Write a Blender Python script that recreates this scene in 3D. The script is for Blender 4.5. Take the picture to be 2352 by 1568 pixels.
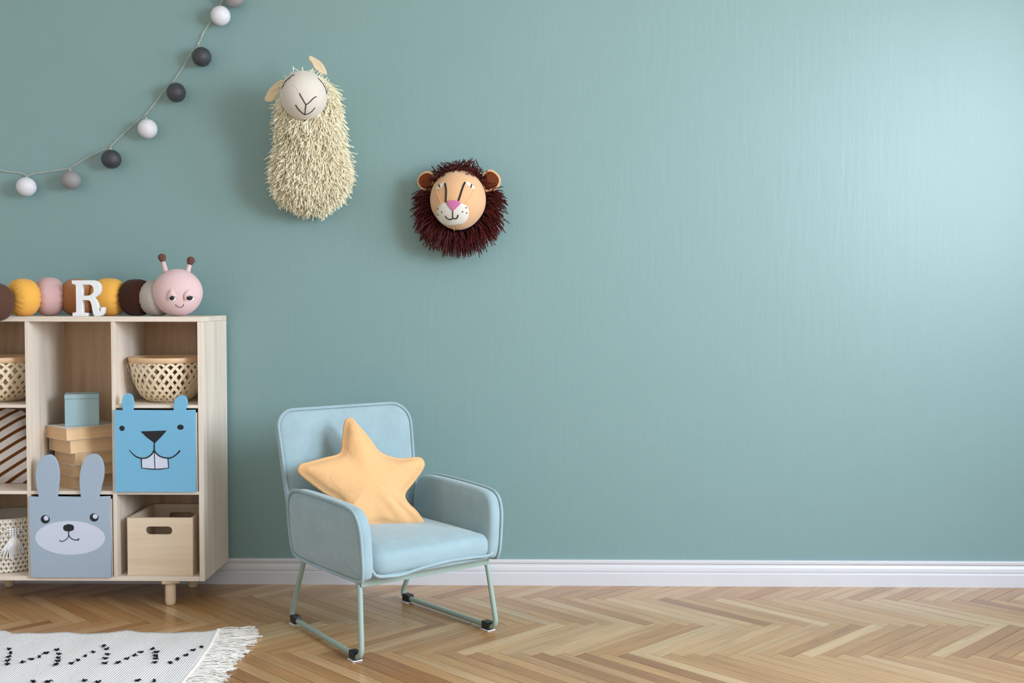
import bpy, bmesh, math, random
from mathutils import Vector, Matrix
random.seed(7)
for o in list(bpy.data.objects): bpy.data.objects.remove(o)
scene = bpy.context.scene
C = scene.collection

# ------------------------------------------------------------------ camera, light, exposure
cam_d = bpy.data.cameras.new('camera'); cam = bpy.data.objects.new('camera', cam_d); C.objects.link(cam)
cam_d.sensor_width = 36.0; cam_d.lens = 2538.41 / 2352 * 36.0
cam_d.clip_start = .05; cam_d.clip_end = 60
TILT, YAW, ROLL = .0387357, -.012608, .0011837
_f = Vector((math.sin(YAW)*math.cos(TILT), math.cos(YAW)*math.cos(TILT), -math.sin(TILT)))
_r = Vector((math.cos(YAW), -math.sin(YAW), 0)); _u = _r.cross(_f)
_r2 = _r*math.cos(ROLL) + _u*math.sin(ROLL); _u2 = _u*math.cos(ROLL) - _r*math.sin(ROLL)
cam.matrix_world = Matrix((( _r2.x, _u2.x, -_f.x, 0), (_r2.y, _u2.y, -_f.y, -4.8), (_r2.z, _u2.z, -_f.z, 1.2507), (0,0,0,1)))
scene.camera = cam

world = bpy.data.worlds.new('sky'); scene.world = world; world.use_nodes = True
bg = world.node_tree.nodes['Background']; bg.inputs[0].default_value = (.62, .78, 1, 1); bg.inputs[1].default_value = 1.2

def area(name, loc, rot, sx, sy, power, col):
    l = bpy.data.lights.new(name, 'AREA'); l.shape = 'RECTANGLE'; l.size = sx; l.size_y = sy; l.energy = power; l.color = col
    o = bpy.data.objects.new(name, l); C.objects.link(o); o.location = loc; o.rotation_euler = rot
    return o
# daylight standing in the window openings: sky light falls inwards and down, light off the ground outside comes up
SKY, GROUND = (.67, .80, 1.0), (1.0, .90, .62)
def window_light(name, loc, rz, w, h, sky, ground):
    for nm, pw, col, tl in (('_sky', sky, SKY, -32), ('_ground', ground, GROUND, 35)):
        area(name+nm, loc, (math.radians(90+tl), 0, rz), w, h, pw, col)
window_light('daylight_side', (3.27, -1.95, 2.05), math.radians(90), 1.2, 2.2, 88, 24)
window_light('daylight_far_side', (3.27, -3.75, 2.05), math.radians(90), 1.4, 2.2, 290, 70)
window_light('daylight_rear', (1.2, -8.97, 2.05), 0.0, 1.2, 2.2, 30, 14)

vs = scene.view_settings
vs.view_transform = 'Standard'; vs.look = 'None'; vs.gamma = 1.0; vs.use_curve_mapping = False; vs.exposure = 0.0

# ------------------------------------------------------------------ helpers
def tag(o, label=None, cat=None, group=None, kind=None):
    if label: o['label'] = label
    if cat: o['category'] = cat
    if group: o['group'] = group
    if kind: o['kind'] = kind
    return o
def root(name, label, cat, loc=(0,0,0), rz=0.0, group=None):
    o = bpy.data.objects.new(name, None); C.objects.link(o); o.empty_display_size = .05
    o.location = loc; o.rotation_euler = (0,0,rz)
    return tag(o, label, cat, group)
def obj(name, me, mat=None, parent=None, loc=None, smooth=True):
    if mat is not None and not me.materials: me.materials.append(mat)
    if smooth:
        for p in me.polygons: p.use_smooth = True
    o = bpy.data.objects.new(name, me); C.objects.link(o)
    if parent: o.parent = parent
    if loc is not None: o.location = loc
    return o
def copy_tree(o, parent=None):
    c = o.copy(); C.objects.link(c); c.parent = parent
    for ch in list(o.children): copy_tree(ch, c)
    return c
class MB:
    """collects verts and faces of ONE mesh"""
    def __init__(s): s.v = []; s.f = []
    def add(s, v, f):
        n = len(s.v); s.v += [tuple(p) for p in v]; s.f += [tuple(i+n for i in q) for q in f]; return s
    def mesh(s, name='m'):
        me = bpy.data.meshes.new(name); me.from_pydata(s.v, [], s.f); me.update(); return me
    def build(s, name, mat, parent=None, loc=None, smooth=True): return obj(name, s.mesh(name), mat, parent, loc, smooth)
def sub(p, o): return (p[0]-o[0], p[1]-o[1], p[2]-o[2])
def box(x0,x1,y0,y1,z0,z1, bev=.0015, seg=1):
    bm = bmesh.new(); bmesh.ops.create_cube(bm, size=1.0)
    for v in bm.verts: v.co = Vector(((x0+x1)/2+v.co.x*(x1-x0), (y0+y1)/2+v.co.y*(y1-y0), (z0+z1)/2+v.co.z*(z1-z0)))
    if bev: bmesh.ops.bevel(bm, geom=bm.edges[:], offset=bev, segments=seg, affect='EDGES', profile=.7)
    me = bpy.data.meshes.new('box'); bm.to_mesh(me); bm.free(); return me
def join_boxes(bs):
    bm = bmesh.new()
    for b in bs:
        me = box(*b, bev=0); bm.from_mesh(me)
    me = bpy.data.meshes.new('boxes'); bm.to_mesh(me); bm.free(); return me
def spline(pts, n=8, closed=False):
    P = [Vector(p) for p in pts]; N = len(P); out = []
    rng = range(N if closed else N-1)
    for i in rng:
        if closed: a,b,c,d = P[(i-1)%N],P[i],P[(i+1)%N],P[(i+2)%N]
        else: a,b,c,d = P[max(i-1,0)],P[i],P[i+1],P[min(i+2,N-1)]
        for k in range(n):
            t = k/n
            out.append(.5*((2*b)+(c-a)*t+(2*a-5*b+4*c-d)*t*t+(3*b-a-3*c+d)*t**3))
    if not closed: out.append(P[-1])
    return out
def fillet(pts, rad, seg=6):
    P = [Vector(p) for p in pts]; out = [P[0]]
    for i in range(1, len(P)-1):
        a = (P[i-1]-P[i]); b = (P[i+1]-P[i]); d = min(rad, a.length*.49, b.length*.49)
        s = P[i]+a.normalized()*d; e = P[i]+b.normalized()*d
        for k in range(seg+1):
            t = k/seg; out.append((1-t)**2*s+2*t*(1-t)*P[i]+t*t*e)
    out.append(P[-1]); return out
def tube(mb, pts, r, n=8, closed=False, cap=True, flat=1.0):
    P = [Vector(p) for p in pts]; N = len(P)
    R = r if isinstance(r, (list, tuple)) else [r]*N
    T = []
    for i in range(N):
        a = P[(i-1)%N] if (closed or i>0) else P[i]; b = P[(i+1)%N] if (closed or i<N-1) else P[i]
        T.append((b-a).normalized() if (b-a).length>1e-9 else Vector((0,0,1)))
    up = Vector((0,0,1)) if abs(T[0].z) < .9 else Vector((1,0,0))
    nrm = (up - T[0]*up.dot(T[0])).normalized(); v = []; f = []
    for i in range(N):
        nrm = (nrm - T[i]*nrm.dot(T[i]))
        nrm = nrm.normalized() if nrm.length>1e-6 else T[i].orthogonal().normalized()
        bn = T[i].cross(nrm)
        for k in range(n):
            a = 2*math.pi*k/n
            v.append(P[i] + nrm*math.cos(a)*R[i]*flat + bn*math.sin(a)*R[i])
    for i in range(N if closed else N-1):
        j = (i+1)%N
        for k in range(n):
            l = (k+1)%n; f.append((i*n+k, i*n+l, j*n+l, j*n+k))
    if cap and not closed:
        f.append(tuple(range(n-1,-1,-1))); f.append(tuple((N-1)*n+k for k in range(n)))
    mb.add(v, f); return mb
def ellipsoid(mb, c, r, nu=24, nv=14, axis='z', fn=None):
    v = []; f = []
    for j in range(nv+1):
        th = math.pi*j/nv
        for i in range(nu):
            ph = 2*math.pi*i/nu
            d = Vector((math.sin(th)*math.cos(ph), math.sin(th)*math.sin(ph), math.cos(th)))
            if axis == 'x': d = Vector((d.z, d.x, d.y))
            if axis == 'y': d = Vector((d.y, d.z, d.x))
            p = Vector((d.x*r[0], d.y*r[1], d.z*r[2]))
            if fn: p = fn(p, d, th, ph)
            v.append(Vector(c)+p)
    for j in range(nv):
        for i in range(nu):
            k = (i+1)%nu; f.append((j*nu+i, (j+1)*nu+i, (j+1)*nu+k, j*nu+k))
    mb.add(v, f); return mb
def lathe(mb, c, prof, n=32):
    v = []; f = []; m = len(prof)
    for r, z in prof:
        for i in range(n):
            a = 2*math.pi*i/n; v.append((c[0]+r*math.cos(a), c[1]+r*math.sin(a), c[2]+z))
    for j in range(m-1):
        for i in range(n):
            k = (i+1)%n; f.append((j*n+i, j*n+k, (j+1)*n+k, (j+1)*n+i))
    f.append(tuple(range(n-1,-1,-1))); f.append(tuple((m-1)*n+i for i in range(n)))
    mb.add(v, f); return mb
def pillow(mb, outline, o, t1, t2, n, t, er, puff, rings=8, back=True, wob=None):
    """soft slab on a closed 2-D outline: rounded rim, bulging faces (front towards n)"""
    o,t1,t2,n = map(Vector,(o,t1,t2,n)); Q = [Vector((p[0],p[1])) for p in outline]; N = len(Q)
    cx = sum((q for q in Q), Vector((0,0)))/N
    nor = []
    for i in range(N):
        d = Q[(i+1)%N]-Q[i-1]; m = Vector((d.y,-d.x)); m = m.normalized() if m.length else Vector((0,1))
        nor.append(m)
    ar = sum(Q[i].x*Q[(i+1)%N].y-Q[(i+1)%N].x*Q[i].y for i in range(N))
    if ar < 0: nor = [-m for m in nor]
    e = min(er, t/2)
    fr = []
    for k in range(5):
        a = math.pi/2*k/4; fr.append((e*(1-math.cos(a)), 1.0, (t/2-e)+e*math.sin(a)))
    for k in range(1, rings):
        s = 1-k/rings; fr.append((e, s, t/2 + puff*math.sqrt(max(0,1-s**2.2))))
    bk = [(i,s,-h) for i,s,h in fr] if back else [(i,s,-(t/2) if s<1 or i>=e*.99 else -h) for i,s,h in fr]
    seq = list(reversed(bk)) + (fr if t/2-e > 1e-6 else fr[1:])
    v = []; f = []
    for ins,s,h in seq:
        for q,m in zip(Q,nor):
            p = (q-m*ins-cx)*s+cx; hh = h
            if wob: hh += wob(p.x,p.y)*(1 if h>0 else -1)*(1-s)**.5 if s<1 else 0
            v.append(o+t1*p.x+t2*p.y+n*hh)
    M = len(seq)
    for j in range(M-1):
        for i in range(N):
            k = (i+1)%N; f.append((j*N+i, j*N+k, (j+1)*N+k, (j+1)*N+i))
    a = len(v); v.append(o+t1*cx.x+t2*cx.y+n*(-(t/2+(puff if back else 0))))
    b = len(v); v.append(o+t1*cx.x+t2*cx.y+n*(t/2+puff))
    for i in range(N):
        k = (i+1)%N; f.append((a, k, i)); f.append((b, (M-1)*N+i, (M-1)*N+k))
    if ar*(t1.cross(t2).dot(n)) < 0: f = [tuple(reversed(q)) for q in f]
    mb.add(v, f); return mb
def prism(outlines, ext, bev=0.0, res=2):
    """flat filled shape (holes allowed) in x,z with thickness ext along y, front towards -y, back on y=0"""
    cu = bpy.data.curves.new('c', 'CURVE'); cu.dimensions = '2D'; cu.fill_mode = 'BOTH'
    for ol in outlines:
        sp = cu.splines.new('POLY'); sp.points.add(len(ol)-1); sp.use_cyclic_u = True
        for p,q in zip(sp.points, ol): p.co = (q[0], q[1], 0, 1)
    cu.extrude = max(ext/2-bev, 1e-5); cu.bevel_depth = bev; cu.bevel_resolution = res; cu.offset = -bev
    o = bpy.data.objects.new('c', cu)
    me = bpy.data.meshes.new_from_object(o); bpy.data.objects.remove(o); bpy.data.curves.remove(cu)
    for v in me.vertices: x,y,z = v.co; v.co = (x, -ext/2 - z, y)
    bm = bmesh.new(); bm.from_mesh(me); bmesh.ops.remove_doubles(bm, verts=bm.verts[:], dist=1e-6); bmesh.ops.recalc_face_normals(bm, faces=bm.faces[:]); bm.to_mesh(me); bm.free()
    return me
def ribbon(pts, w, n=6):
    """closed outline of a stroke through 2-D points; w = list or number of full widths"""
    P = spline([(p[0],p[1],0) for p in pts], n); N = len(P)
    W = [w]*N if not isinstance(w,(list,tuple)) else [w[min(int(i/(N-1)*(len(w)-1)),len(w)-2)]*(1-(i/(N-1)*(len(w)-1)-min(int(i/(N-1)*(len(w)-1)),len(w)-2)))+w[min(int(i/(N-1)*(len(w)-1)),len(w)-2)+1]*(i/(N-1)*(len(w)-1)-min(int(i/(N-1)*(len(w)-1)),len(w)-2)) for i in range(N)]
    a = []; b = []
    for i in range(N):
        d = P[min(i+1,N-1)]-P[max(i-1,0)]; m = Vector((-d.y,d.x,0)).normalized()*W[i]/2
        a.append((P[i]+m)[:2]); b.append((P[i]-m)[:2])
    return a + b[::-1]
def circle(c, rx, rz=None, n=28): rz = rz or rx; return [(c[0]+rx*math.cos(2*math.pi*i/n), c[1]+rz*math.sin(2*math.pi*i/n)) for i in range(n)]
def rrect(x0,x1,z0,z1,r,n=6):
    out = []
    for cx,cz,a in ((x1-r,z1-r,0),(x0+r,z1-r,90),(x0+r,z0+r,180),(x1-r,z0+r,270)):
        for k in range(n+1):
            t = math.radians(a+90*k/n); out.append((cx+r*math.cos(t), cz+r*math.sin(t)))
    return out
def strand(mb, pts, r, n=3): return tube(mb, pts, r, n, cap=False)

# ------------------------------------------------------------------ materials
def lin(r,g,b): return tuple((c/255/12.92 if c/255<=.04045 else ((c/255+.055)/1.055)**2.4) for c in (r,g,b))
class NT:
    def __init__(s, name, rough=.5, spec=.5):
        s.m = bpy.data.materials.new(name); s.m.use_nodes = True; s.t = s.m.node_tree
        s.b = s.t.nodes['Principled BSDF']; s.b.inputs['Roughness'].default_value = rough
        s.b.inputs['Specular IOR Level'].default_value = spec
    def n(s, typ, **kw):
        x = s.t.nodes.new(typ)
        for k,v in kw.items():
            if k.startswith('i_'): x.inputs[int(k[2:]) if k[2:].isdigit() else k[2:].replace('_',' ')].default_value = v
            else: setattr(x, k, v)
        return x
    def l(s, a, b): s.t.links.new(a, b)
    def coord(s, kind='Object', scale=(1,1,1), rot=(0,0,0)):
        tc = s.n('ShaderNodeTexCoord'); mp = s.n('ShaderNodeMapping'); mp.inputs['Scale'].default_value = scale; mp.inputs['Rotation'].default_value = rot
        s.l(tc.outputs[kind], mp.inputs[0]); return mp.outputs[0]
    def noise(s, vec, scale=5, detail=4, rough=.5, dist=0):
        x = s.n('ShaderNodeTexNoise'); x.inputs['Scale'].default_value = scale; x.inputs['Detail'].default_value = detail
        x.inputs['Roughness'].default_value = rough; x.inputs['Distortion'].default_value = dist
        s.l(vec, x.inputs['Vector']); return x.outputs['Fac']
    def ramp(s, fac, stops):
        x = s.n('ShaderNodeValToRGB'); e = x.color_ramp.elements
        while len(e) < len(stops): e.new(.5)
        for q,(p,c) in zip(e, stops): q.position = p; q.color = (*c,1) if len(c)==3 else c
        s.l(fac, x.inputs[0]); return x.outputs[0]
    def mix(s, a, b, fac, blend='MIX'):
        x = s.n('ShaderNodeMix', data_type='RGBA', blend_type=blend)
        for inp,v in ((x.inputs[6],a),(x.inputs[7],b)):
            if isinstance(v, tuple): inp.default_value = (*v,1)
            else: s.l(v, inp)
        if isinstance(fac,(int,float)): x.inputs[0].default_value = fac
        else: s.l(fac, x.inputs[0])
        return x.outputs[2]
    def color(s, c):
        if isinstance(c, tuple): s.b.inputs['Base Color'].default_value = (*c,1)
        else: s.l(c, s.b.inputs['Base Color'])
    def bump(s, h, strength=.2, dist=.002):
        x = s.n('ShaderNodeBump'); x.inputs['Strength'].default_value = strength; x.inputs['Distance'].default_value = dist
        s.l(h, x.inputs['Height']); s.l(x.outputs[0], s.b.inputs['Normal'])
def plain(name, col, rough=.5, spec=.5, var=.0, bscale=0, bstr=.1, bdist=.001):
    m = NT(name, rough, spec); v = m.coord()
    if var: m.color(m.mix(tuple(c*(1-var) for c in col), tuple(min(1,c*(1+var)) for c in col), m.noise(v, 9, 4)))
    else: m.color(col)
    if bscale: m.bump(m.noise(v, bscale, 3), bstr, bdist)
    return m.m
def fabric(name, col, var=.08, scale=900, sheen=.3, bstr=.25, wrinkle=0):
    m = NT(name, .95, .2); v = m.coord()
    m.color(m.mix(tuple(c*(1-var) for c in col), tuple(min(1,c*(1+var)) for c in col), m.noise(v, 14, 6, .65)))
    m.b.inputs['Sheen Weight'].default_value = sheen; m.b.inputs['Sheen Roughness'].default_value = .5
    h = m.noise(v, scale, 2)
    if wrinkle:
        w = m.noise(v, 11, 3, .5, 1.2); a = m.n('ShaderNodeMath', operation='MULTIPLY_ADD'); m.l(w, a.inputs[0]); a.inputs[1].default_value = wrinkle; m.l(h, a.inputs[2]); h = a.outputs[0]
    m.bump(h, bstr, .0015)
    return m.m
def wood(name, light, dark, axis='z', fine=70, rough=.5, contrast=1.0, along=2.2):
    m = NT(name, rough, .35); sc = {'x':(along,fine,fine), 'y':(fine,along,fine), 'z':(fine,fine,along)}[axis]
    v = m.coord('Object', sc); g = m.noise(v, 1.0, 5, .62, .35)
    sc2 = tuple(s*.16 for s in sc); g2 = m.noise(m.coord('Object', sc2), 1.0, 3, .5, .6)
    a = m.n('ShaderNodeMath', operation='ADD'); m.l(g, a.inputs[0]); m.l(g2, a.inputs[1])
    h = m.n('ShaderNodeMath', operation='MULTIPLY'); m.l(a.outputs[0], h.inputs[0]); h.inputs[1].default_value = .5
    d = .17/contrast
    m.color(m.ramp(h.outputs[0], [(.5-d, dark), (.5, tuple((x*1.6+y)/2.6 for x,y in zip(light,dark))), (.5+d, light)]))
    m.bump(g, .08, .001)
    return m.m

M = {}
def make_mats():
    # wall paint with faint vertical brush marks
    w = NT('wall_paint', .40, .55); v = w.coord('Object', (22,22,2.2)); n1 = w.noise(v, 1.5, 6, .6, .2)
    n2 = w.noise(w.coord('Object',(3,3,3)), 1.2, 3)
    w.color(w.mix((.196,.316,.310), (.208,.331,.325), n2)); w.bump(n1, .22, .004); M['wall'] = w.m
    M['plaster'] = plain('white_plaster', (.80,.79,.77), .8, .3); M['ceiling'] = plain('cream_ceiling', (.84,.82,.75), .8, .3)
    M['trim'] = plain('white_gloss_trim', lin(210,210,213), .32, .5, bscale=30, bstr=.05)
    # parquet: every plank its own tone, grain along its length
    p = NT('oak_parquet', .34, .5)
    oi = p.n('ShaderNodeObjectInfo'); ge = p.n('ShaderNodeNewGeometry')
    ad = p.n('ShaderNodeMath', operation='ADD'); p.l(oi.outputs['Random'], ad.inputs[0]); p.l(ge.outputs['Random Per Island'], ad.inputs[1])
    fr = p.n('ShaderNodeMath', operation='FRACT'); p.l(ad.outputs[0], fr.inputs[0]); rnd = fr.outputs[0]
    uv = p.n('ShaderNodeUVMap'); cb = p.n('ShaderNodeCombineXYZ')
    sx = p.n('ShaderNodeMath', operation='MULTIPLY'); p.l(rnd, sx.inputs[0]); sx.inputs[1].default_value = 57.0
    p.l(sx.outputs[0], cb.inputs[2]); va = p.n('ShaderNodeVectorMath', operation='ADD'); p.l(uv.outputs[0], va.inputs[0]); p.l(cb.outputs[0], va.inputs[1])
    mp = p.n('ShaderNodeMapping'); mp.inputs['Scale'].default_value = (3.2,70,1); p.l(va.outputs[0], mp.inputs[0])
    g = p.noise(mp.outputs[0], 1.0, 6, .62, .5)
    mp2 = p.n('ShaderNodeMapping'); mp2.inputs['Scale'].default_value = (1.6,17,1); p.l(va.outputs[0], mp2.inputs[0])
    g2 = p.noise(mp2.outputs[0], 1.0, 3, .5, 1.5)
    tone = p.ramp(rnd, [(0,lin(156,106,60)),(.12,lin(178,130,80)),(.45,lin(190,145,94)),(.75,lin(197,156,108)),(.93,lin(206,172,128)),(1,lin(168,120,72))])
    c1 = p.mix(tone, p.ramp(g2, [(.32,(.42,.36,.30)),(.55,(1,1,1)),(1,(1.0,.98,.93))]), .28, 'MULTIPLY')
    c2 = p.mix(c1, p.ramp(g, [(.35,(.52,.44,.36)),(.56,(1,1,1))]), .38, 'MULTIPLY'); p.color(c2); p.bump(g, .05, .0008)
    p.b.inputs['Coat Weight'].default_value = .5; p.b.inputs['Coat Roughness'].default_value = .2
    M['oak'] = p.m
    M['gap'] = plain('dark_joint_filler', lin(58,36,22), .8)
    L1, D1 = lin(238,226,212), lin(210,190,168)
    M['wood_z'] = wood('pale_wood_upright', L1, D1, 'z'); M['wood_x'] = wood('pale_wood_across', L1, D1, 'x'); M['wood_y'] = wood('pale_wood_depth', L1, D1, 'y')
    M['wood_back'] = wood('shaded_backing_wood', lin(212,182,150), lin(174,140,108), 'z', 40)  # darker than the pale wood: shade inside the bays is put into the colour
    M['crate'] = wood('crate_wood', lin(234,214,188), lin(212,184,152), 'x', 45, contrast=.8)
    M['crate_y'] = wood('crate_wood_side', lin(234,214,188), lin(212,184,152), 'y', 45, contrast=.8)
    M['leg'] = wood('leg_wood', lin(232,210,182), lin(212,184,150), 'z', 60, contrast=.7)
    M['split'] = wood('split_bamboo', lin(246,230,202), lin(228,202,164), 'z', 30, .55)
    M['rim'] = wood('basket_rim_wood', lin(232,198,158), lin(208,166,122), 'x', 30, .5)
    M['chair'] = fabric('dusty_blue_velvet', lin(148,171,177), .20, 700, .35, .3)
    M['steel'] = plain('sage_powder_coat', lin(150,170,160), .4, .5)
    M['black_plastic'] = plain('black_plastic', (.008,.009,.011), .35)
    M['felt_pad'] = plain('white_felt_pad', (.8,.78,.8), .9)
    M['star'] = fabric('yellow_linen', lin(226,177,124), .05, 500, .2, .6, 7)
    M['cream_felt'] = fabric('cream_felt', lin(212,203,191), .03, 400, .3, .4)
    M['ear_felt'] = fabric('warm_cream_felt', lin(226,204,170), .05, 400, .3, .4)
    M['yarn'] = plain('cream_yarn', lin(255,245,217), .8, .2, var=.01)
    M['yarn_core'] = plain('cream_backing', lin(252,242,212), .95, .1)
    M['thread'] = plain('black_thread', (.012,.012,.013), .7, .3)
    M['tan_felt'] = fabric('tan_felt', lin(218,172,130), .05, 400, .3, .4)
    M['tan_seam'] = plain('tan_seam_thread', lin(228,176,124), .8, .2)
    M['brown_felt'] = fabric('brown_felt', lin(104,48,14), .2, 300, .3, .4)
    M['white_felt'] = fabric('white_felt', lin(224,220,210), .03, 400, .3, .4)
    M['pink_felt'] = fabric('pink_felt', lin(196,112,158), .08, 400, .3, .4)
    M['mane'] = plain('maroon_yarn', lin(74,9,8), .6, .35, var=.4)
    M['mane_core'] = plain('shade_dark_backing', lin(20,5,5), .95, .1)  # near black: shade between the yarn strands is put into the colour
    for n,c in (('ball_white',(232,230,236)),('ball_grey',(150,146,146)),('ball_dark',(58,60,66))):
        b = NT(n, .30, .5); v = b.coord('Object', (1,1,1)); h = b.noise(v, 150, 2, .5, 3.0)
        cc = lin(*c); b.color(b.mix(tuple(x*.82 for x in cc), cc, b.noise(v, 90, 2, .5, 4))); b.bump(h, .7, .002); M[n] = b.m
    M['cord'] = plain('clear_cord', lin(200,192,176), .3, .6)
    for n,c in (('plush_brown',(88,60,48)),('plush_yellow',(232,172,78)),('plush_rose',(206,168,166)),('plush_tan',(172,114,74)),('plush_dark',(56,29,17)),('plush_grey',(178,168,160)),('plush_head',(220,188,188)),('plush_tip',(100,70,60))):
        M[n] = fabric(n, lin(*c), .03, 600, .08, .15)
    M['eye_white'] = plain('eye_white', (.85,.85,.85), .5); M['pupil'] = plain('pupil', (.01,.011,.016), .5)
    M['mouth'] = plain('dark_stitch', lin(70,40,44), .7)
    M['letter'] = plain('white_lacquer', lin(232,233,235), .4, .5)
    M['bear'] = plain('sky_blue_paint', lin(116,178,210), .42, .5); M['bunny'] = plain('blue_grey_paint', lin(162,178,194), .42, .5)
    M['ink'] = plain('black_print', lin(18,22,32), .45); M['pale'] = plain('pale_print', lin(206,212,228), .45); M['pink_pale'] = M['pale']
    M['box_blue'] = fabric('blue_grey_box_paper', lin(160,188,194), .06, 500, .1, .1)
    pg = NT('aged_page_edges', .85, .2); v = pg.coord('Object',(2,2,420)); g = pg.noise(v, 1, 3, .6)
    pg.color(pg.mix(lin(208,166,122), lin(240,208,168), g)); pg.bump(g, .3, .001); M['pages'] = pg.m
    M['cover'] = plain('paper_cover', lin(232,226,220), .6)
    st = NT('striped_cotton', .9, .2); v = st.coord('Object', (1,1,1), (0, math.radians(32), 0)); sp = st.n('ShaderNodeSeparateXYZ'); st.l(v, sp.inputs[0])
    mu = st.n('ShaderNodeMath', operation='MULTIPLY'); st.l(sp.outputs[2], mu.inputs[0]); mu.inputs[1].default_value = 1/.0400
    fc = st.n('ShaderNodeMath', operation='FRACT'); st.l(mu.outputs[0], fc.inputs[0]); lt = st.n('ShaderNodeMath', operation='LESS_THAN'); st.l(fc.outputs[0], lt.inputs[0]); lt.inputs[1].default_value = .33
    st.color(st.mix(lin(232,226,224), lin(112,68,30), lt.outputs[0])); M['stripe'] = st.m
    M['crochet'] = plain('cream_crochet_cord', lin(232,222,206), .85, .2, var=.05, bscale=300, bstr=.3)
    M['tassel'] = plain('white_cotton_cord', lin(240,238,238), .85, .2)
    rg = NT('rug_weave', .95, .15); v = rg.coord('Object'); wv = rg.n('ShaderNodeTexWave', wave_type='BANDS', bands_direction='X'); wv.inputs['Scale'].default_value = 36; wv.inputs['Distortion'].default_value = .8; wv.inputs['Detail'].default_value = 2; wv.inputs['Detail Scale'].default_value = 1.5
    rg.l(v, wv.inputs['Vector']); rg.color(rg.mix(lin(226,222,220), lin(246,244,244), wv.outputs['Fac'])); rg.bump(wv.outputs['Fac'], .55, .003); M['rug'] = rg.m
    M['fringe'] = plain('cream_fringe', lin(236,230,222), .9, .2); M['tuft'] = plain('black_tuft', (.01,.01,.014), .8, .2)
make_mats()

# ------------------------------------------------------------------ the room
RX0, RX1, RY, RZ = -3.7, 3.2, -9.0, 3.6
def struct(name, me, mat, label=None, cat=None, parent=None):
    o = obj(name, me, mat, parent, smooth=False)
    if not parent: tag(o, label, cat, kind='structure')
    return o
struct('wall_back', join_boxes([(RX0-.12,RX1+.12,0,.12,-.05,RZ)]), M['wall'], 'plain sage teal painted wall behind the bookcase and armchair', 'wall')
struct('wall_left', join_boxes([(RX0-.12,RX0,RY-.12,0,-.05,RZ)]), M['plaster'], 'white plaster wall at the bookcase end of the room', 'wall')
WZ0, WZ1 = .95, 3.15
W1, W2, W3 = (-2.55,-1.35), (-4.45,-3.05), (.6,1.8)
struct('wall_right', join_boxes([(RX1,RX1+.12,RY-.12,W2[0],-.05,RZ),(RX1,RX1+.12,W2[1],W1[0],-.05,RZ),(RX1,RX1+.12,W1[1],0,-.05,RZ)]+[(RX1,RX1+.12,w[0],w[1],z0,z1) for w in (W1,W2) for z0,z1 in ((-.05,WZ0),(WZ1,RZ))]), M['plaster'], 'white plaster wall with two tall windows', 'wall')
struct('wall_front', join_boxes([(RX0,W3[0],RY-.12,RY,-.05,RZ),(W3[1],RX1,RY-.12,RY,-.05,RZ),(W3[0],W3[1],RY-.12,RY,-.05,WZ0),(W3[0],W3[1],RY-.12,RY,WZ1,RZ)]), M['plaster'], 'white plaster wall with one window opposite the teal wall', 'wall')
struct('ceiling', join_boxes([(RX0-.12,RX1+.12,RY-.12,.12,RZ,RZ+.1)]), M['ceiling'], 'flat cream ceiling', 'ceiling')
def window(name, y0, y1, z0, z1, side, label):
    w = .05; bx = []
    if side == 'x':
        X0, X1 = RX1+.01, RX1+.05
        bx = [(X0,X1,y0,y0+w,z0,z1),(X0,X1,y1-w,y1,z0,z1),(X0,X1,y0+w,y1-w,z0,z0+w),(X0,X1,y0+w,y1-w,z1-w,z1),(X0,X1,(y0+y1)/2-.03,(y0+y1)/2+.03,z0+w,z1-w)]
    else:
        Y0, Y1 = RY-.05, RY-.01
        bx = [(y0,y0+w,Y0,Y1,z0,z1),(y1-w,y1,Y0,Y1,z0,z1),(y0+w,y1-w,Y0,Y1,z0,z0+w),(y0+w,y1-w,Y0,Y1,z1-w,z1),((y0+y1)/2-.03,(y0+y1)/2+.03,Y0,Y1,z0+w,z1-w)]
    struct(name, join_boxes(bx), M['trim'], label, 'window')
window('window_1', W1[0], W1[1], WZ0, WZ1, 'x', 'white framed tall window in the side wall near the teal wall')
window('window_2', W2[0], W2[1], WZ0, WZ1, 'x', 'white framed tall window in the side wall away from the teal wall')
window('window_3', W3[0], W3[1], WZ0, WZ1, 'y', 'white framed tall window facing the teal wall')

# skirting board: a moulded profile swept along the wall
prof = [(0,0),(-.020,0),(-.020,.0535),(-.0185,.056),(-.0150,.0575),(-.0142,.0592),(-.0150,.0605),(-.0178,.0625),(-.0178,.071),(-.0165,.080),(-.0135,.087),(-.0118,.091),(-.0118,.0952),(-.0160,.0970),(-.0168,.1010),(-.0168,.1085),(-.0150,.1110),(-.0120,.1120),(0,.1120)]
mb = MB(); n = len(prof)
mb.add([(RX0,y,z) for y,z in prof]+[(RX1,y,z) for y,z in prof], [(i,(i+1)%n,n+(i+1)%n,n+i) for i in range(n)]+[tuple(range(n)),tuple(range(2*n-1,n-1,-1))])
o = mb.build('baseboard_back', M['trim'], smooth=False); tag(o, 'moulded white skirting board along the teal wall', 'baseboard', kind='structure')

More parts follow.
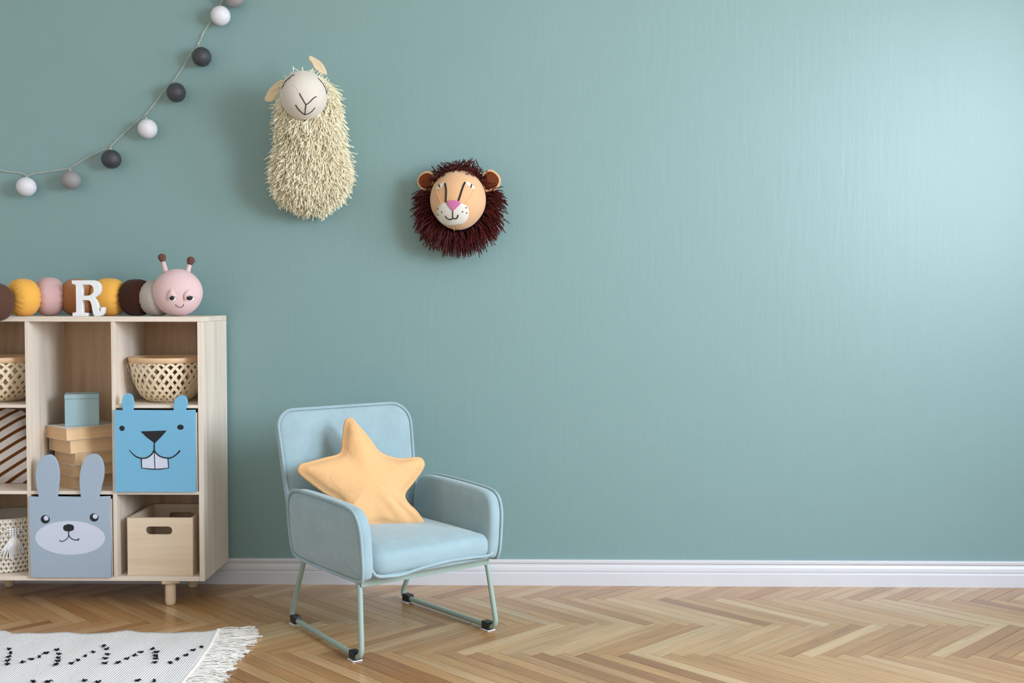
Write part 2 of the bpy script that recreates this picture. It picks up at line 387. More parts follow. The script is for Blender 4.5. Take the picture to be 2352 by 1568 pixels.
# herringbone parquet
floor = struct('floor', join_boxes([(RX0-.12,RX1+.12,RY-.12,.12,-.06,-.0009)]), M['gap'], 'oiled oak herringbone parquet floor', 'floor')
PL, PW, G = .5162, .0537, .0019
def plank_mesh(clip=None):
    hx, hy, b = PL/2-G/2, PW/2-G/2, .0004
    v = []
    for z,e in ((-.0054,0),(-b,0),(0,b)): v += [(-hx+e,-hy+e,z),(hx-e,-hy+e,z),(hx-e,hy-e,z),(-hx+e,hy-e,z)]
    f = [(3,2,1,0),(8,9,10,11)]+[(j*4+i,j*4+(i+1)%4,(j+1)*4+(i+1)%4,(j+1)*4+i) for j in (0,1) for i in range(4)]
    me = bpy.data.meshes.new('plank'); me.from_pydata(v,[],f); me.update()
    uvl = me.uv_layers.new(name='UVMap')
    for l in me.loops: p = me.vertices[l.vertex_index].co; uvl.data[l.index].uv = (p.x, p.y)
    return me
base_plank = plank_mesh(); base_plank.materials.append(M['oak'])
HX, HY = .360, -.203; S2 = math.sqrt(2)
near, rest = [], []
for j in range(0, 13):
    for k in range(-90, 60):
        for kind in 'AB':
            ox, oy = HX + k*PW*S2, HY - j*PL*S2
            if kind == 'A': cx, cy, rz = ox+(PL+PW)/2/S2, oy+(PL-PW)/2/S2, math.pi/4
            else: cx, cy, rz = ox+(1.5*PW+PL/2)/S2, oy-(PW+PL)/2/S2, -math.pi/4
            h = (PL+PW)/2/S2
            if cx-h > RX1-.002 or cx+h < RX0+.002 or cy-h < RY+.002: continue
            crosses = cx+h > RX1 or cx-h < RX0 or cy+h > -.012
            ymax = 2.28 if j == 0 else (2.28 + (cy+h)*.44 + .08)
            inview = cy+h > -1.29 and -2.32-(cy+h)*.44*.9-.06 < cx+h*.8 and cx-h*.8 < ymax
            (near if inview else rest).append((cx,cy,rz,crosses))
def clipped(cx, cy, rz):
    me = base_plank.copy(); bm = bmesh.new(); bm.from_mesh(me); mw = Matrix.Translation((cx,cy,0))@Matrix.Rotation(rz,4,'Z'); inv = mw.inverted()
    for pt,no in (((0,-.0195,0),(0,1,0)),((RX1-.001,0,0),(1,0,0)),((RX0+.001,0,0),(-1,0,0))):
        lp = inv@Vector(pt); ln = inv.to_3x3()@Vector(no)
        r = bmesh.ops.bisect_plane(bm, geom=bm.verts[:]+bm.edges[:]+bm.faces[:], plane_co=lp, plane_no=ln, clear_outer=True)
        ed = [e for e in r['geom_cut'] if isinstance(e, bmesh.types.BMEdge)]
        if ed: bmesh.ops.contextual_create(bm, geom=ed)
    ok = len(bm.faces) > 3 and sum(f.calc_area() for f in bm.faces) > 1e-4
    bm.to_mesh(me); bm.free(); return me if ok else None
near.sort(key=lambda q: -(q[1] > -1.2))
cnt = 0
for cx,cy,rz,cr in near:
    me = clipped(cx,cy,rz) if cr else base_plank
    if me is None: continue
    o = bpy.data.objects.new('plank', me); C.objects.link(o); o.parent = floor; o.location = (cx,cy,0); o.rotation_euler = (0,0,rz); cnt += 1
print('planks in view', cnt, 'others', len(rest))
bm = bmesh.new()
for cx,cy,rz,cr in rest:
    me = clipped(cx,cy,rz) if cr else base_plank
    if me is None: continue
    n0 = len(bm.verts); bm.from_mesh(me); bm.verts.ensure_lookup_table(); mw = Matrix.Translation((cx,cy,0))@Matrix.Rotation(rz,4,'Z')
    for v in bm.verts[n0:]: v.co = mw@v.co
me = bpy.data.meshes.new('plank_field'); bm.to_mesh(me); bm.free()
o = obj('plank_field', me, M['oak'], floor, smooth=False); o['kind'] = 'stuff'

# measured outlines (metres)
LLAMA_C=(-0.9068,-0.27,2.0773)
LL_NOSE=[(0.0023,-0.0995,-0.0094),(0.0086,-0.0969,-0.0227),(0.0172,-0.0902,-0.0384),(0.0242,-0.0807,-0.0522),(0.0374,-0.081,-0.0427),(0.0531,-0.0786,-0.0264),(0.0648,-0.0713,-0.0172)]
LL_PHIL=[(0.0242,-0.0807,-0.0522),(0.0204,-0.0718,-0.065),(0.0134,-0.0479,-0.0849)]
LL_SMILE=[(-0.0168,-0.0829,-0.052),(-0.0102,-0.0746,-0.0644),(-0.0005,-0.0637,-0.0756),(0.0132,-0.0465,-0.0857),(0.0307,-0.048,-0.08),(0.0456,-0.0517,-0.0696),(0.0556,-0.0559,-0.0579)]
LL_EYE_L=[(-0.0768,-0.0576,0.0144),(-0.071,-0.0606,0.0278),(-0.0602,-0.0631,0.0443),(-0.0451,-0.0678,0.0553),(-0.0327,-0.0641,0.0673),(-0.0237,-0.0686,0.067)]
LL_EYE_R=[(0.0632,-0.039,0.0628),(0.0752,-0.0332,0.0509),(0.0858,-0.0251,0.0354),(0.0931,-0.016,0.015),(0.0946,-0.0135,-0.0007)]
LL_SEAM_L=[(-0.0524,-0.0714,0.0426),(-0.028,-0.0922,0.0247),(-0.0108,-0.0984,0.0136),(-0.0026,-0.1,-0.0005),(0.0023,-0.0995,-0.0094)]
LL_SEAM_R=[(0.0854,-0.0347,0.0276),(0.0775,-0.0577,0.0092),(0.0648,-0.0713,-0.0172)]
LL_CHIN=[(0.0132,-0.0465,-0.0857),(0.0079,-0.0233,-0.095)]
EAR_L=[(-1.006,-0.22,2.1498),(-1.0225,-0.22,2.1498),(-1.0557,-0.22,2.1233),(-1.0724,-0.22,2.1008),(-1.084,-0.22,2.0742),(-1.0727,-0.22,2.064),(-1.052,-0.22,2.065),(-1.0416,-0.22,2.0742),(-1.027,-0.22,2.0967),(-1.0144,-0.22,2.1253)]
EAR_R=[(-0.8755,-0.21,2.2007),(-0.8857,-0.21,2.2211),(-0.898,-0.21,2.2354),(-0.899,-0.21,2.2477),(-0.8938,-0.21,2.2522),(-0.8752,-0.21,2.2436),(-0.8505,-0.21,2.2272),(-0.8361,-0.21,2.2088),(-0.828,-0.21,2.1904),(-0.826,-0.21,2.174),(-0.8466,-0.21,2.1802)]
LION_C=(-0.2869,-0.13,1.6656)
LN_MUZZ=[(-0.0799,-0.0732,-0.0458),(-0.083,-0.06,-0.0603),(-0.0804,-0.0433,-0.0787),(-0.0714,-0.0322,-0.0936),(-0.0573,-0.0359,-0.1027),(-0.0411,-0.0414,-0.109),(-0.0186,-0.0534,-0.1098),(0.0015,-0.0603,-0.1073),(0.0193,-0.0615,-0.1044),(0.0353,-0.0682,-0.0941),(0.0456,-0.0775,-0.0792),(0.0492,-0.0886,-0.0606),(0.0467,-0.0983,-0.0419),(0.0374,-0.1053,-0.0309),(0.0183,-0.1115,-0.0237),(-0.0107,-0.1136,-0.0161),(-0.0403,-0.1064,-0.0203),(-0.0605,-0.0964,-0.0224),(-0.072,-0.0863,-0.0312)]
LN_NOSE=[(-0.0393,-0.1069,-0.0194),(-0.0263,-0.1115,-0.0121),(-0.0106,-0.1141,-0.0108),(0.0068,-0.1141,-0.0142),(0.0183,-0.1117,-0.0227),(0.0046,-0.1098,-0.0371),(-0.0113,-0.1045,-0.0512),(-0.0153,-0.1033,-0.053),(-0.0229,-0.1053,-0.0444),(-0.0325,-0.1063,-0.0329)]
LN_EYE_L=[(-0.0886,-0.0657,0.0407),(-0.0816,-0.0756,0.0368),(-0.0691,-0.0848,0.0417),(-0.057,-0.0896,0.05),(-0.0493,-0.0884,0.0608),(-0.0536,-0.0828,0.0658),(-0.0638,-0.0777,0.0629),(-0.0779,-0.0719,0.0518)]
LN_EYE_R=[(0.0352,-0.0933,0.0632),(0.0386,-0.0901,0.0664),(0.05,-0.0862,0.0639),(0.0636,-0.0835,0.0535),(0.0741,-0.0796,0.0442),(0.0714,-0.0845,0.0379),(0.06,-0.0911,0.0421),(0.0466,-0.0946,0.0514)]
LN_PUP_L=[(-0.0739,-0.0737,0.0555),(-0.0692,-0.0839,0.0438)]
LN_PUP_R=[(0.0607,-0.0845,0.0554),(0.0578,-0.0924,0.0423)]
LN_BROW_L=[(-0.0493,-0.0878,0.0618),(-0.0447,-0.098,0.0453),(-0.0423,-0.1048,0.0253),(-0.0431,-0.1068,0.0057),(-0.0433,-0.1056,-0.0183)]
LN_BROW_R=[(0.0352,-0.0922,0.0652),(0.0285,-0.1023,0.0487),(0.0212,-0.1105,0.0266),(0.0156,-0.1138,0.007),(0.0084,-0.114,-0.0142)]
LN_PHIL=[(-0.0152,-0.1037,-0.0521),(-0.0153,-0.0962,-0.067),(-0.0154,-0.0869,-0.0809)]
LN_SMILE=[(-0.0469,-0.0826,-0.0718),(-0.0403,-0.0793,-0.0803),(-0.0276,-0.0794,-0.0862),(-0.0154,-0.0869,-0.0809),(-0.0047,-0.0861,-0.0833),(0.0034,-0.0908,-0.0773),(0.0057,-0.0967,-0.068)]
LN_DOTS=[(-0.0609,-0.0841,-0.056),(-0.0766,-0.0782,-0.0423),(-0.0768,-0.0633,-0.0655),(0.0241,-0.1003,-0.056),(0.0388,-0.1021,-0.0403),(0.0406,-0.0928,-0.0603)]
LN_SEAM_L=[(-0.1014,-0.0136,0.0646),(-0.0856,-0.0737,0.0302),(-0.0747,-0.0886,0.0055),(-0.0646,-0.0939,-0.0222)]
LN_SEAM_R=[(0.0804,-0.0677,0.0542),(0.0696,-0.0883,0.0307),(0.0566,-0.1007,0.0044),(0.0346,-0.1073,-0.0262)]
LN_CHIN=[(-0.0196,-0.0531,-0.1098),(-0.019,-0.0323,-0.1192),(-0.0146,0.0057,-0.1297)]
LN_EAR_L=[(-0.4059,-0.09,1.7068),(-0.434,-0.09,1.7088),(-0.452,-0.09,1.7208),(-0.461,-0.09,1.7407),(-0.4559,-0.09,1.7647),(-0.4378,-0.09,1.7816),(-0.4158,-0.09,1.7886),(-0.3937,-0.09,1.7786),(-0.3878,-0.09,1.7507)]
LN_EAR_R=[(-0.1873,-0.09,1.7746),(-0.1653,-0.09,1.7925),(-0.1453,-0.09,1.7945),(-0.1232,-0.09,1.7805),(-0.1092,-0.09,1.7606),(-0.1082,-0.09,1.7387),(-0.1212,-0.09,1.7148),(-0.1452,-0.09,1.7038),(-0.1733,-0.09,1.7008),(-0.1873,-0.09,1.7347)]
R_OUT=[(-1.8387,1.3223),(-1.7504,1.3224),(-1.7386,1.3189),(-1.7292,1.3101),(-1.724,1.2971),(-1.7242,1.283),(-1.7286,1.27),(-1.7364,1.2606),(-1.7513,1.2523),(-1.742,1.2405),(-1.7362,1.2264),(-1.7317,1.2099),(-1.7289,1.1981),(-1.7262,1.194),(-1.7236,1.1993),(-1.7217,1.2087),(-1.7204,1.2134),(-1.7086,1.2135),(-1.7093,1.2028),(-1.7118,1.1899),(-1.7179,1.1816),(-1.7262,1.1771),(-1.7476,1.1771),(-1.7534,1.1874),(-1.7573,1.2051),(-1.76,1.224),(-1.7646,1.237),(-1.7728,1.2423),(-1.7965,1.2422),(-1.7966,1.1945),(-1.7937,1.1909),(-1.7759,1.1904),(-1.7755,1.1768),(-1.8372,1.1767),(-1.8376,1.1909),(-1.8269,1.1921),(-1.8221,1.1956),(-1.8224,1.3006),(-1.8264,1.3059),(-1.8377,1.3076)]
R_IN=[(-1.7962,1.3047),(-1.766,1.3048),(-1.7578,1.3006),(-1.7519,1.2936),(-1.7497,1.283),(-1.7522,1.2735),(-1.7582,1.2665),(-1.7666,1.2617),(-1.7773,1.26),(-1.7969,1.2599)]
BE_PANEL=[(-1.6526,0.8031),(-1.3253,0.8039),(-1.3245,0.4726),(-1.6513,0.4715)]
BE_EARL=[(-1.617,0.8018),(-1.6199,0.8291),(-1.6177,0.8483),(-1.6093,0.8633),(-1.5956,0.8702),(-1.5806,0.862),(-1.574,0.8429),(-1.5734,0.8238),(-1.5764,0.8019)]
BE_EARR=[(-1.4121,0.8023),(-1.4098,0.8324),(-1.4028,0.8501),(-1.389,0.8603),(-1.3753,0.8625),(-1.3631,0.8557),(-1.357,0.838),(-1.3594,0.8188),(-1.365,0.8024)]
BE_EYES=[(-1.6201,0.7292),(-1.3846,0.7342)]
BE_NOSE=[(-1.5459,0.7171),(-1.4398,0.7209),(-1.462,0.6954),(-1.4869,0.6706),(-1.4897,0.6679),(-1.4951,0.6733),(-1.5223,0.6938)]
BE_M1=[(-1.4911,0.6706),(-1.4909,0.6569),(-1.4922,0.6404),(-1.5012,0.6253),(-1.5205,0.6115),(-1.5425,0.6087),(-1.5617,0.6142),(-1.5766,0.6251),(-1.5921,0.6423)]
BE_M2=[(-1.4911,0.6404),(-1.4819,0.6281),(-1.4656,0.6158),(-1.4383,0.6096),(-1.419,0.6132),(-1.4025,0.6242),(-1.3914,0.6352),(-1.3872,0.6421)]
BE_TOOTH=[(-1.4911,0.6404),(-1.5012,0.6239),(-1.5205,0.6115),(-1.5412,0.6074),(-1.5416,0.5689),(-1.5156,0.5657),(-1.4909,0.5649),(-1.4621,0.5664),(-1.4346,0.5698),(-1.4369,0.609),(-1.4656,0.6158),(-1.4819,0.6281)]
BE_TOUT=[(-1.5439,0.6073),(-1.5424,0.5695),(-1.5156,0.5662),(-1.4909,0.5644),(-1.4621,0.5659),(-1.4338,0.5698),(-1.4361,0.609)]
BE_TMID=[(-1.4911,0.6432),(-1.4904,0.6103),(-1.4892,0.5649)]
BU_PANEL=[(-2.0012,0.4529),(-1.6728,0.454),(-1.6712,0.1238),(-1.9977,0.1231)]
BU_EARL=[(-1.9611,0.4513),(-1.9692,0.4966),(-1.972,0.5383),(-1.9661,0.5801),(-1.95,0.608),(-1.9272,0.6202),(-1.9063,0.6203),(-1.8892,0.6012),(-1.8793,0.57),(-1.8771,0.5317),(-1.8811,0.4934),(-1.8869,0.4515)]
BU_EARR=[(-1.7905,0.4519),(-1.7951,0.4971),(-1.7934,0.5389),(-1.7834,0.5842),(-1.7639,0.6155),(-1.7429,0.6253),(-1.7221,0.6226),(-1.705,0.6035),(-1.6967,0.5705),(-1.6983,0.5323),(-1.7082,0.4905),(-1.7181,0.4521)]
BU_EYES=[(-1.9354,0.3606),(-1.7373,0.3687)]
BU_GLINT=[(-1.9315,0.3652),(-1.7327,0.3733)]
BU_MUZ=[(-1.977,0.2853),(-1.6945,0.2865),(-1.8344,0.3547),(-1.8363,0.217)]
BU_NOSE=[(-1.863,0.3277),(-1.8583,0.3365),(-1.8478,0.34),(-1.8408,0.3418),(-1.8321,0.3401),(-1.8228,0.3366),(-1.8194,0.3279),(-1.822,0.3174),(-1.8325,0.3128),(-1.8419,0.3121),(-1.8552,0.3138),(-1.8614,0.319)]
BU_M1=[(-1.8419,0.3138),(-1.8408,0.2981),(-1.8451,0.2859),(-1.8575,0.2753),(-1.8697,0.2707),(-1.8777,0.2763)]
BU_M2=[(-1.8408,0.2981),(-1.8329,0.2859),(-1.8208,0.279),(-1.8034,0.2773),(-1.8005,0.2832)]
CORD=[(-1.2947,2.5654),(-1.3065,2.5315),(-1.3194,2.506),(-1.3533,2.4494),(-1.3883,2.3955),(-1.4189,2.3302),(-1.441,2.3132),(-1.4761,2.2535),(-1.523,2.1852),(-1.5522,2.1567),(-1.5932,2.1054),(-1.6401,2.0483),(-1.6588,2.0278),(-1.6692,2.0255),(-1.7219,1.9798),(-1.7687,1.9369),(-1.8051,1.9025),(-1.8389,1.8882),(-1.903,1.8567),(-1.979,1.8148),(-2.0256,1.8051),(-2.1245,1.7907),(-2.1624,1.7821),(-2.1942,1.7925),(-2.2464,1.7977),(-2.2811,1.8051),(-2.3507,1.8167),(-2.432,1.8253)]
BALLS=[(-1.247,-0.048,2.5319),(-1.3058,-0.048,2.4555),(-1.3886,-0.048,2.2814),(-1.4995,-0.048,2.1306),(-1.6239,-0.048,1.9765),(-1.7824,-0.048,1.847),(-1.9574,-0.048,1.7581),(-2.151,-0.048,1.7291)]
TUFTS=[(-1.825,-0.966),(-1.799,-1.006),(-1.787,-1.045),(-1.77,-1.087),(-1.753,-1.127),(-1.713,-1.108),(-1.695,-1.073),(-1.682,-1.045),(-1.676,-1.002),(-1.655,-0.962),(-1.628,-1.008),(-1.613,-1.048),(-1.599,-1.082),(-1.59,-1.121),(-1.542,-1.108),(-1.534,-1.077),(-1.526,-1.03),(-1.514,-0.989),(-1.503,-0.924),(-1.48,-0.957),(-1.453,-1.02),(-1.444,-1.063),(-1.426,-1.113),(-1.385,-1.104),(-1.371,-1.06),(-1.36,-1.022),(-1.348,-0.985),(-1.322,-0.945),(-1.295,-0.984),(-1.283,-1.024),(-1.275,-1.054),(-1.261,-1.096),(-1.21,-1.095),(-1.197,-1.056),(-1.18,-1.017),(-1.17,-0.964),(-1.151,-0.93),(-1.591,-1.293),(-1.545,-1.286),(-1.429,-1.282),(-1.382,-1.29),(-1.258,-1.275),(-1.207,-1.271)]
RUG_TOP=[(-1.969,-0.728),(-1.943,-0.735),(-1.903,-0.774),(-1.8,-0.767),(-1.72,-0.746),(-1.67,-0.76),(-1.554,-0.763),(-1.489,-0.723),(-1.435,-0.749),(-1.339,-0.744),(-1.207,-0.742),(-1.155,-0.707)]
RUG_RIGHT=[(-1.155,-0.707),(-1.128,-0.926),(-1.114,-1.141),(-1.111,-1.29)]
FRINGE_END=[(-1.032,-0.665),(-0.989,-0.792),(-0.981,-0.989),(-0.996,-1.066),(-0.984,-1.186),(-0.981,-1.288)]
STAR_C=(-0.6194,-0.6334,0.5433)
STAR_T1=(0.9095,0.4157,0.0)
STAR_T2=(-0.1401,0.3065,0.9415)
STAR_N=(0.3914,-0.8563,0.337)
STAR=[(-0.0194,0.2635),(-0.004,0.2483),(0.0473,0.1781),(0.083,0.1232),(0.1514,0.0952),(0.2336,0.0943),(0.2562,0.0721),(0.2477,0.0435),(0.2046,-0.0043),(0.165,-0.0469),(0.1712,-0.0781),(0.2039,-0.116),(0.2346,-0.1703),(0.2277,-0.1862),(0.2026,-0.1897),(0.1113,-0.1765),(0.0459,-0.1572),(-0.003,-0.1693),(-0.0653,-0.1801),(-0.1048,-0.179),(-0.1217,-0.1617),(-0.1162,-0.1371),(-0.0992,-0.095),(-0.1029,-0.0602),(-0.1244,-0.0402),(-0.1572,-0.0171),(-0.23,0.0478),(-0.2434,0.0741),(-0.2307,0.0942),(-0.2025,0.1004),(-0.136,0.1143),(-0.078,0.1284),(-0.0641,0.1743),(-0.0529,0.2312),(-0.0418,0.2573)]

# ------------------------------------------------------------------ bookcase
BR, BF, BB, BT, BZ = -1.297, -.3876, -.0304, 1.177, .107           # right, front, back, top, underside
D1, D2, TH, BL = -1.666, -2.014, .0145, -2.383
bc = root('bookcase', 'pale wooden open cube bookcase standing on short peg legs against the wall', 'bookcase', ((BR+BL)/2, -.21, 0))
bl = bc.location
def bpart(name, b, mat, bev=.0012):
    me = box(*b, bev=bev); me.transform(Matrix.Translation(-Vector(bl))); return obj(name, me, M[mat], bc, smooth=False)
bpart('top_panel', (BL,BR,BF,BB,BT-.0205,BT), 'wood_x')
bpart('bottom_panel', (BL,BR-.0215,BF,BB,BZ,BZ+.018), 'wood_x')
bpart('side_panel', (BR-.021,BR,BF,BB,BZ,BT-.021), 'wood_z'); bpart('side_panel', (BL,BL+.021,BF,BB,BZ+.0185,BT-.021), 'wood_z')
for x in (D1, D2): bpart('divider', (x,x+TH,BF,BB-.009,BZ+.0185,BT-.021), 'wood_z', .0008)
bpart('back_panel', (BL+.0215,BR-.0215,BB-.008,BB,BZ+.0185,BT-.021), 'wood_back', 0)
cols = {'right': (D1+TH,BR-.021), 'middle': (D2+TH,D1), 'left': (BL+.021,D2)}
SH2, SH1 = (.809,.822), (.459,.4725)
for c,shs in (('right',(SH2,SH1)),('middle',(SH1,)),('left',(SH2,SH1))):
    x0,x1 = cols[c]
    for a,b in shs: bpart('shelf_board', (x0+.0003,x1-.0003,BF,BB-.009,a,b), 'wood_x', .0008)
for x,y,ang in ((-1.449,-.35,.35),(-1.441,-.075,-.35),(-2.24,-.35,-.35),(-2.24,-.075,.35)):
    mb = MB(); lathe(mb, (0,0,0), [(.012,0),(.0165,.002),(.0195,.008),(.0212,.02),(.0214,.06),(.0214,.094)], 20)
    lg = mb.build('leg', M['leg'], bc, Vector((x,y,0))-Vector(bl)); lg.rotation_euler = (0,0,ang)
    me = box(-.034,.034,-.03,.03,.0945,.1068,.001); obj('mounting_plate', me, M['leg'], lg, smooth=False)

# woven baskets
def make_basket(loc, label, group=None, rot=0.0):
    t = root('woven_basket', label, 'basket', loc, rot, group)
    prf = [(.070,.003),(.088,.009),(.108,.026),(.124,.052),(.137,.085),(.146,.120),(.151,.150),(.153,.172)]
    def at(s):
        q = s*(len(prf)-1); i = min(int(q),len(prf)-2); k = q-i
        return prf[i][0]*(1-k)+prf[i+1][0]*k, prf[i][1]*(1-k)+prf[i+1][1]*k
    K = 26; turn = math.radians(72); meshes = []
    for sg in (1,-1):
        v = []; f = []; n = 14; w = .0112
        for i in range(n+1):
            s = i/n; r,z = at(s); a = sg*turn*s
            wob = .0011*math.cos(s*14*math.pi/2.2 + (0 if sg>0 else math.pi))
            tan = Vector((-math.sin(a),math.cos(a),0)); ww = w*(.55+.45*min(1,s*2.2))/2*(1.35)
            p = Vector((r*math.cos(a),r*math.sin(a),z)); out = Vector((math.cos(a),math.sin(a),-.15)).normalized()
            for dd,oo in ((-ww,0),(ww,0),(ww,.0011),(-ww,.0011)): v.append(p+tan*dd+out*(oo+wob+(.0009 if sg>0 else -.0009)))
        for i in range(n):
            for k in range(4): f.append((i*4+k,i*4+(k+1)%4,(i+1)*4+(k+1)%4,(i+1)*4+k))
        f += [(3,2,1,0),tuple(n*4+k for k in range(4))]
        me = MB().add(v,f).mesh('strip'); me.materials.append(M['split']); meshes.append(me)
    for me in meshes:
        for k in range(K):
            o = bpy.data.objects.new('strip', me); C.objects.link(o); o.parent = t; o.rotation_euler = (0,0,2*math.pi*(k+random.uniform(-.08,.08))/K)
    mb = MB(); n = 72; v = []; f = []
    prr = [(.1515,.164),(.1565,.1645),(.1585,.175),(.1585,.184),(.157,.1866),(.1515,.1866)]
    for r,z in prr:
        for i in range(n):
            a = 2*math.pi*i/n; v.append((r*math.cos(a),r*math.sin(a),z))
    m = len(prr)
    for j in range(m):
        for i in range(n): f.append((j*n+i,j*n+(i+1)%n,((j+1)%m)*n+(i+1)%n,((j+1)%m)*n+i))
    mb.add(v,f).build('rim', M['rim'], t)
    mb = MB(); lathe(mb, (0,0,0), [(.05,.0),(.069,.0005),(.070,.003),(.05,.004)], 32); mb.build('base', M['split'], t)
    return t
make_basket((-1.489,-.2215,.8222), 'woven split-bamboo bowl basket above the blue animal box')
make_basket((-2.192,-.2215,.8222), 'woven split-bamboo basket above the striped cushion', rot=.09)

# painted animal boxes
def animal_box(name, label, panel, ears, pm, x0, x1, z0, feats):
    cx = (x0+x1)/2; loc = (cx, -.23, z0); t = root(name, label, 'storage box', loc)
    tr = Matrix.Translation(-Vector(loc)); YF = -.402
    top = panel[0][1]
    # wooden body, open at the top
    a,b = x0+.002, x1-.002; h = top-.012
    for nm,bx in (('side',(a,a+.009,-.3893,-.05,z0,h)),('side',(b-.009,b,-.3893,-.05,z0,h)),('rear_board',(a+.0095,b-.0095,-.059,-.05,z0,h)),('front_board',(a+.0095,b-.0095,-.3893,-.3805,z0,h)),('base_board',(a+.0095,b-.0095,-.380,-.0595,z0,z0+.008))):
        me = box(*bx, bev=.0006); me.transform(tr); obj(nm, me, M['crate_y'], t, smooth=False)
    out = [panel[3], panel[2], panel[1]]
    er = list(reversed(ears[1])); el = list(reversed(ears[0]))
    def ear(e):
        s = spline([(p[0],p[1],0) for p in e], 5); return [q[:2] for q in s]
    out += ear(er) + ear(el) + [panel[0]]
    me = prism([out], .012, .0012); me.transform(tr@Matrix.Translation((0,YF+.012,0))); fp = obj('front_panel', me, M[pm], t, smooth=False)
    for nm,ols,mt,lift in feats:
        me = prism(ols, .0004); me.transform(tr@Matrix.Translation((0,YF-.0001-lift*.0005,0))); obj(nm, me, M[mt], t, smooth=False)
    return t
def smooth2(pts, n=5): return [q[:2] for q in spline([(p[0],p[1],0) for p in pts], n, True)]
animal_box('animal_storage_box', 'sky blue box with round ears and a buck-toothed grin on its front', BE_PANEL, (BE_EARL,BE_EARR), 'bear', D1+TH+.004, BR-.021-.003, .473, [
    ('eye',[circle(BE_EYES[0],.0108,.0106)],'ink',0), ('eye',[circle(BE_EYES[1],.0132,.0106)],'ink',0), ('nose',[BE_NOSE],'ink',0),
    ('teeth',[BE_TOOTH],'pale',0), ('tooth_outline',[ribbon(BE_TOUT,.0042,1)],'ink',1), ('tooth_line',[ribbon(BE_TMID,.0032)],'ink',1),
    ('mouth',[ribbon(BE_M1,[.005,.0055,.0055,.0055,.0055,.0055,.005,.004,.002])],'ink',1), ('mouth',[ribbon(BE_M2,[.0055,.005,.005,.0055,.005,.0055,.006,.004])],'ink',2)])
bm_c = ((BU_MUZ[0][0]+BU_MUZ[1][0])/2, (BU_MUZ[2][1]+BU_MUZ[3][1])/2)
animal_box('animal_storage_box', 'blue-grey bunny box with tall ears and a pale oval muzzle', BU_PANEL, (BU_EARL,BU_EARR), 'bunny', D2+TH+.003, D1-.003, .1255, [
    ('muzzle',[circle(bm_c,.1412,.0688,64)],'pale',0), ('eye',[circle(BU_EYES[0],.0182,.0172)],'ink',0), ('eye',[circle(BU_EYES[1],.0180,.0168)],'ink',0),
    ('glint',[circle(BU_GLINT[0],.0098)],'pale',1), ('glint',[circle(BU_GLINT[1],.0098)],'pale',1), ('nose',[smooth2(BU_NOSE)],'ink',1),
    ('mouth',[ribbon(BU_M1,[.0045,.0035,.003,.003,.0035,.003])],'ink',2), ('mouth',[ribbon(BU_M2,[.003,.003,.0032,.0045,.0055])],'ink',3)])

# open wooden crate
ct = root('wooden_crate', 'open natural wood crate with a slot handle on the bottom shelf', 'crate', (-1.482,-.22,.1255))
tr = Matrix.Translation((1.482,.22,-.1255))
x0,x1,y0,y1,z0,z1 = -1.6155,-1.3495,-.372,-.062,.131,.362
for yy,nm in ((y0,'front_board'),(y1-.012,'rear_board')):
    cxs = (x0+x1)/2-.004
    me = prism([[(x0,z0),(x1,z0),(x1,z1),(x0,z1)], rrect(cxs-.054,cxs+.054,.2935,.3265,.0158)], .012, .0008); me.transform(tr@Matrix.Translation((0,yy+.012,0))); obj(nm, me, M['crate'], ct, smooth=False)
for xx in (x0,x1-.012):
    me = box(xx,xx+.012,y0+.0125,y1-.0125,z0,z1,.0008); me.transform(tr); obj('side_board', me, M['crate_y'], ct, smooth=False)
me = box(x0-.001,x1+.001,y0-.001,y1+.001,.1256,.1308,.0006); me.transform(tr); obj('base_board', me, M['crate_y'], ct, smooth=False)

# stack of books and a cube box
bu, bv = Vector((.67,.742,0)), Vector((-.742,.67,0))
bks = [(-1.842,-.345,.186,.235,.0505,.02,'plain-edged paperback at the bottom of the book stack'),(-1.838,-.352,.184,.235,.0475,-.05,'paperback second from the bottom of the book stack'),
       (-1.830,-.352,.190,.235,.0480,-.03,'paperback in the middle of the book stack'),(-1.848,-.355,.186,.235,.0530,.0,'thick paperback just below the top of the book stack'),(-1.862,-.358,.180,.238,.0505,.02,'thick pale-covered paperback on top of the book stack under the cube box')]
z = .4727
for cx,cy,wl,ln,th,da,lab in bks:
    ang = math.atan2(bu.y,bu.x)+da
    t = root('paperback_book', lab, 'book', (cx,cy,z), ang, 'paperbacks stacked in the middle bay')
    # local: x along the long edge, y along the short edge; two page faces to the front, spine away
    c = .0008
    obj('cover', box(-.002,ln+.002,-.001,wl+.002,0,c,0), M['cover'], t, smooth=False)
    obj('cover', box(-.002,ln+.002,-.001,wl+.002,th-c,th-.0003,0), M['cover'], t, smooth=False)
    obj('spine', box(-.002,ln+.002,wl+.0005,wl+.002,c+.0001,th-c-.0001,0), M['cover'], t, smooth=False)
    v = []; f = []; n = 8
    for i in range(n+1):
        s = i/n; zz = c+.0001+s*(th-2*c-.0002); bow = .006*math.sin(math.pi*s)+.012*(s-.5)*(1 if da>=0 else -.4)
        v += [(bow*.3,bow,zz),(ln-.001,bow,zz),(ln-.001,wl,zz),(bow*.3,wl,zz)]
    for i in range(n):
        for k in range(4): f.append((i*4+k,i*4+(k+1)%4,(i+1)*4+(k+1)%4,(i+1)*4+k))
    f += [(3,2,1,0),tuple(n*4+k for k in range(4))]
    MB().add(v,f).build('page_block', M['pages'], t, smooth=False)
    z += th
ZB = z
cb = root('cube_box', 'dusty blue-grey cube gift box on top of the books', 'box', (-1.898,-.289,ZB+.0002), math.radians(20))
obj('body', box(0,.133,0,.125,0,.112,.0012), M['box_blue'], cb, smooth=False)
obj('lid', box(-.0008,.1338,-.0008,.1258,.1126,.131,.0014), M['box_blue'], cb, smooth=False)

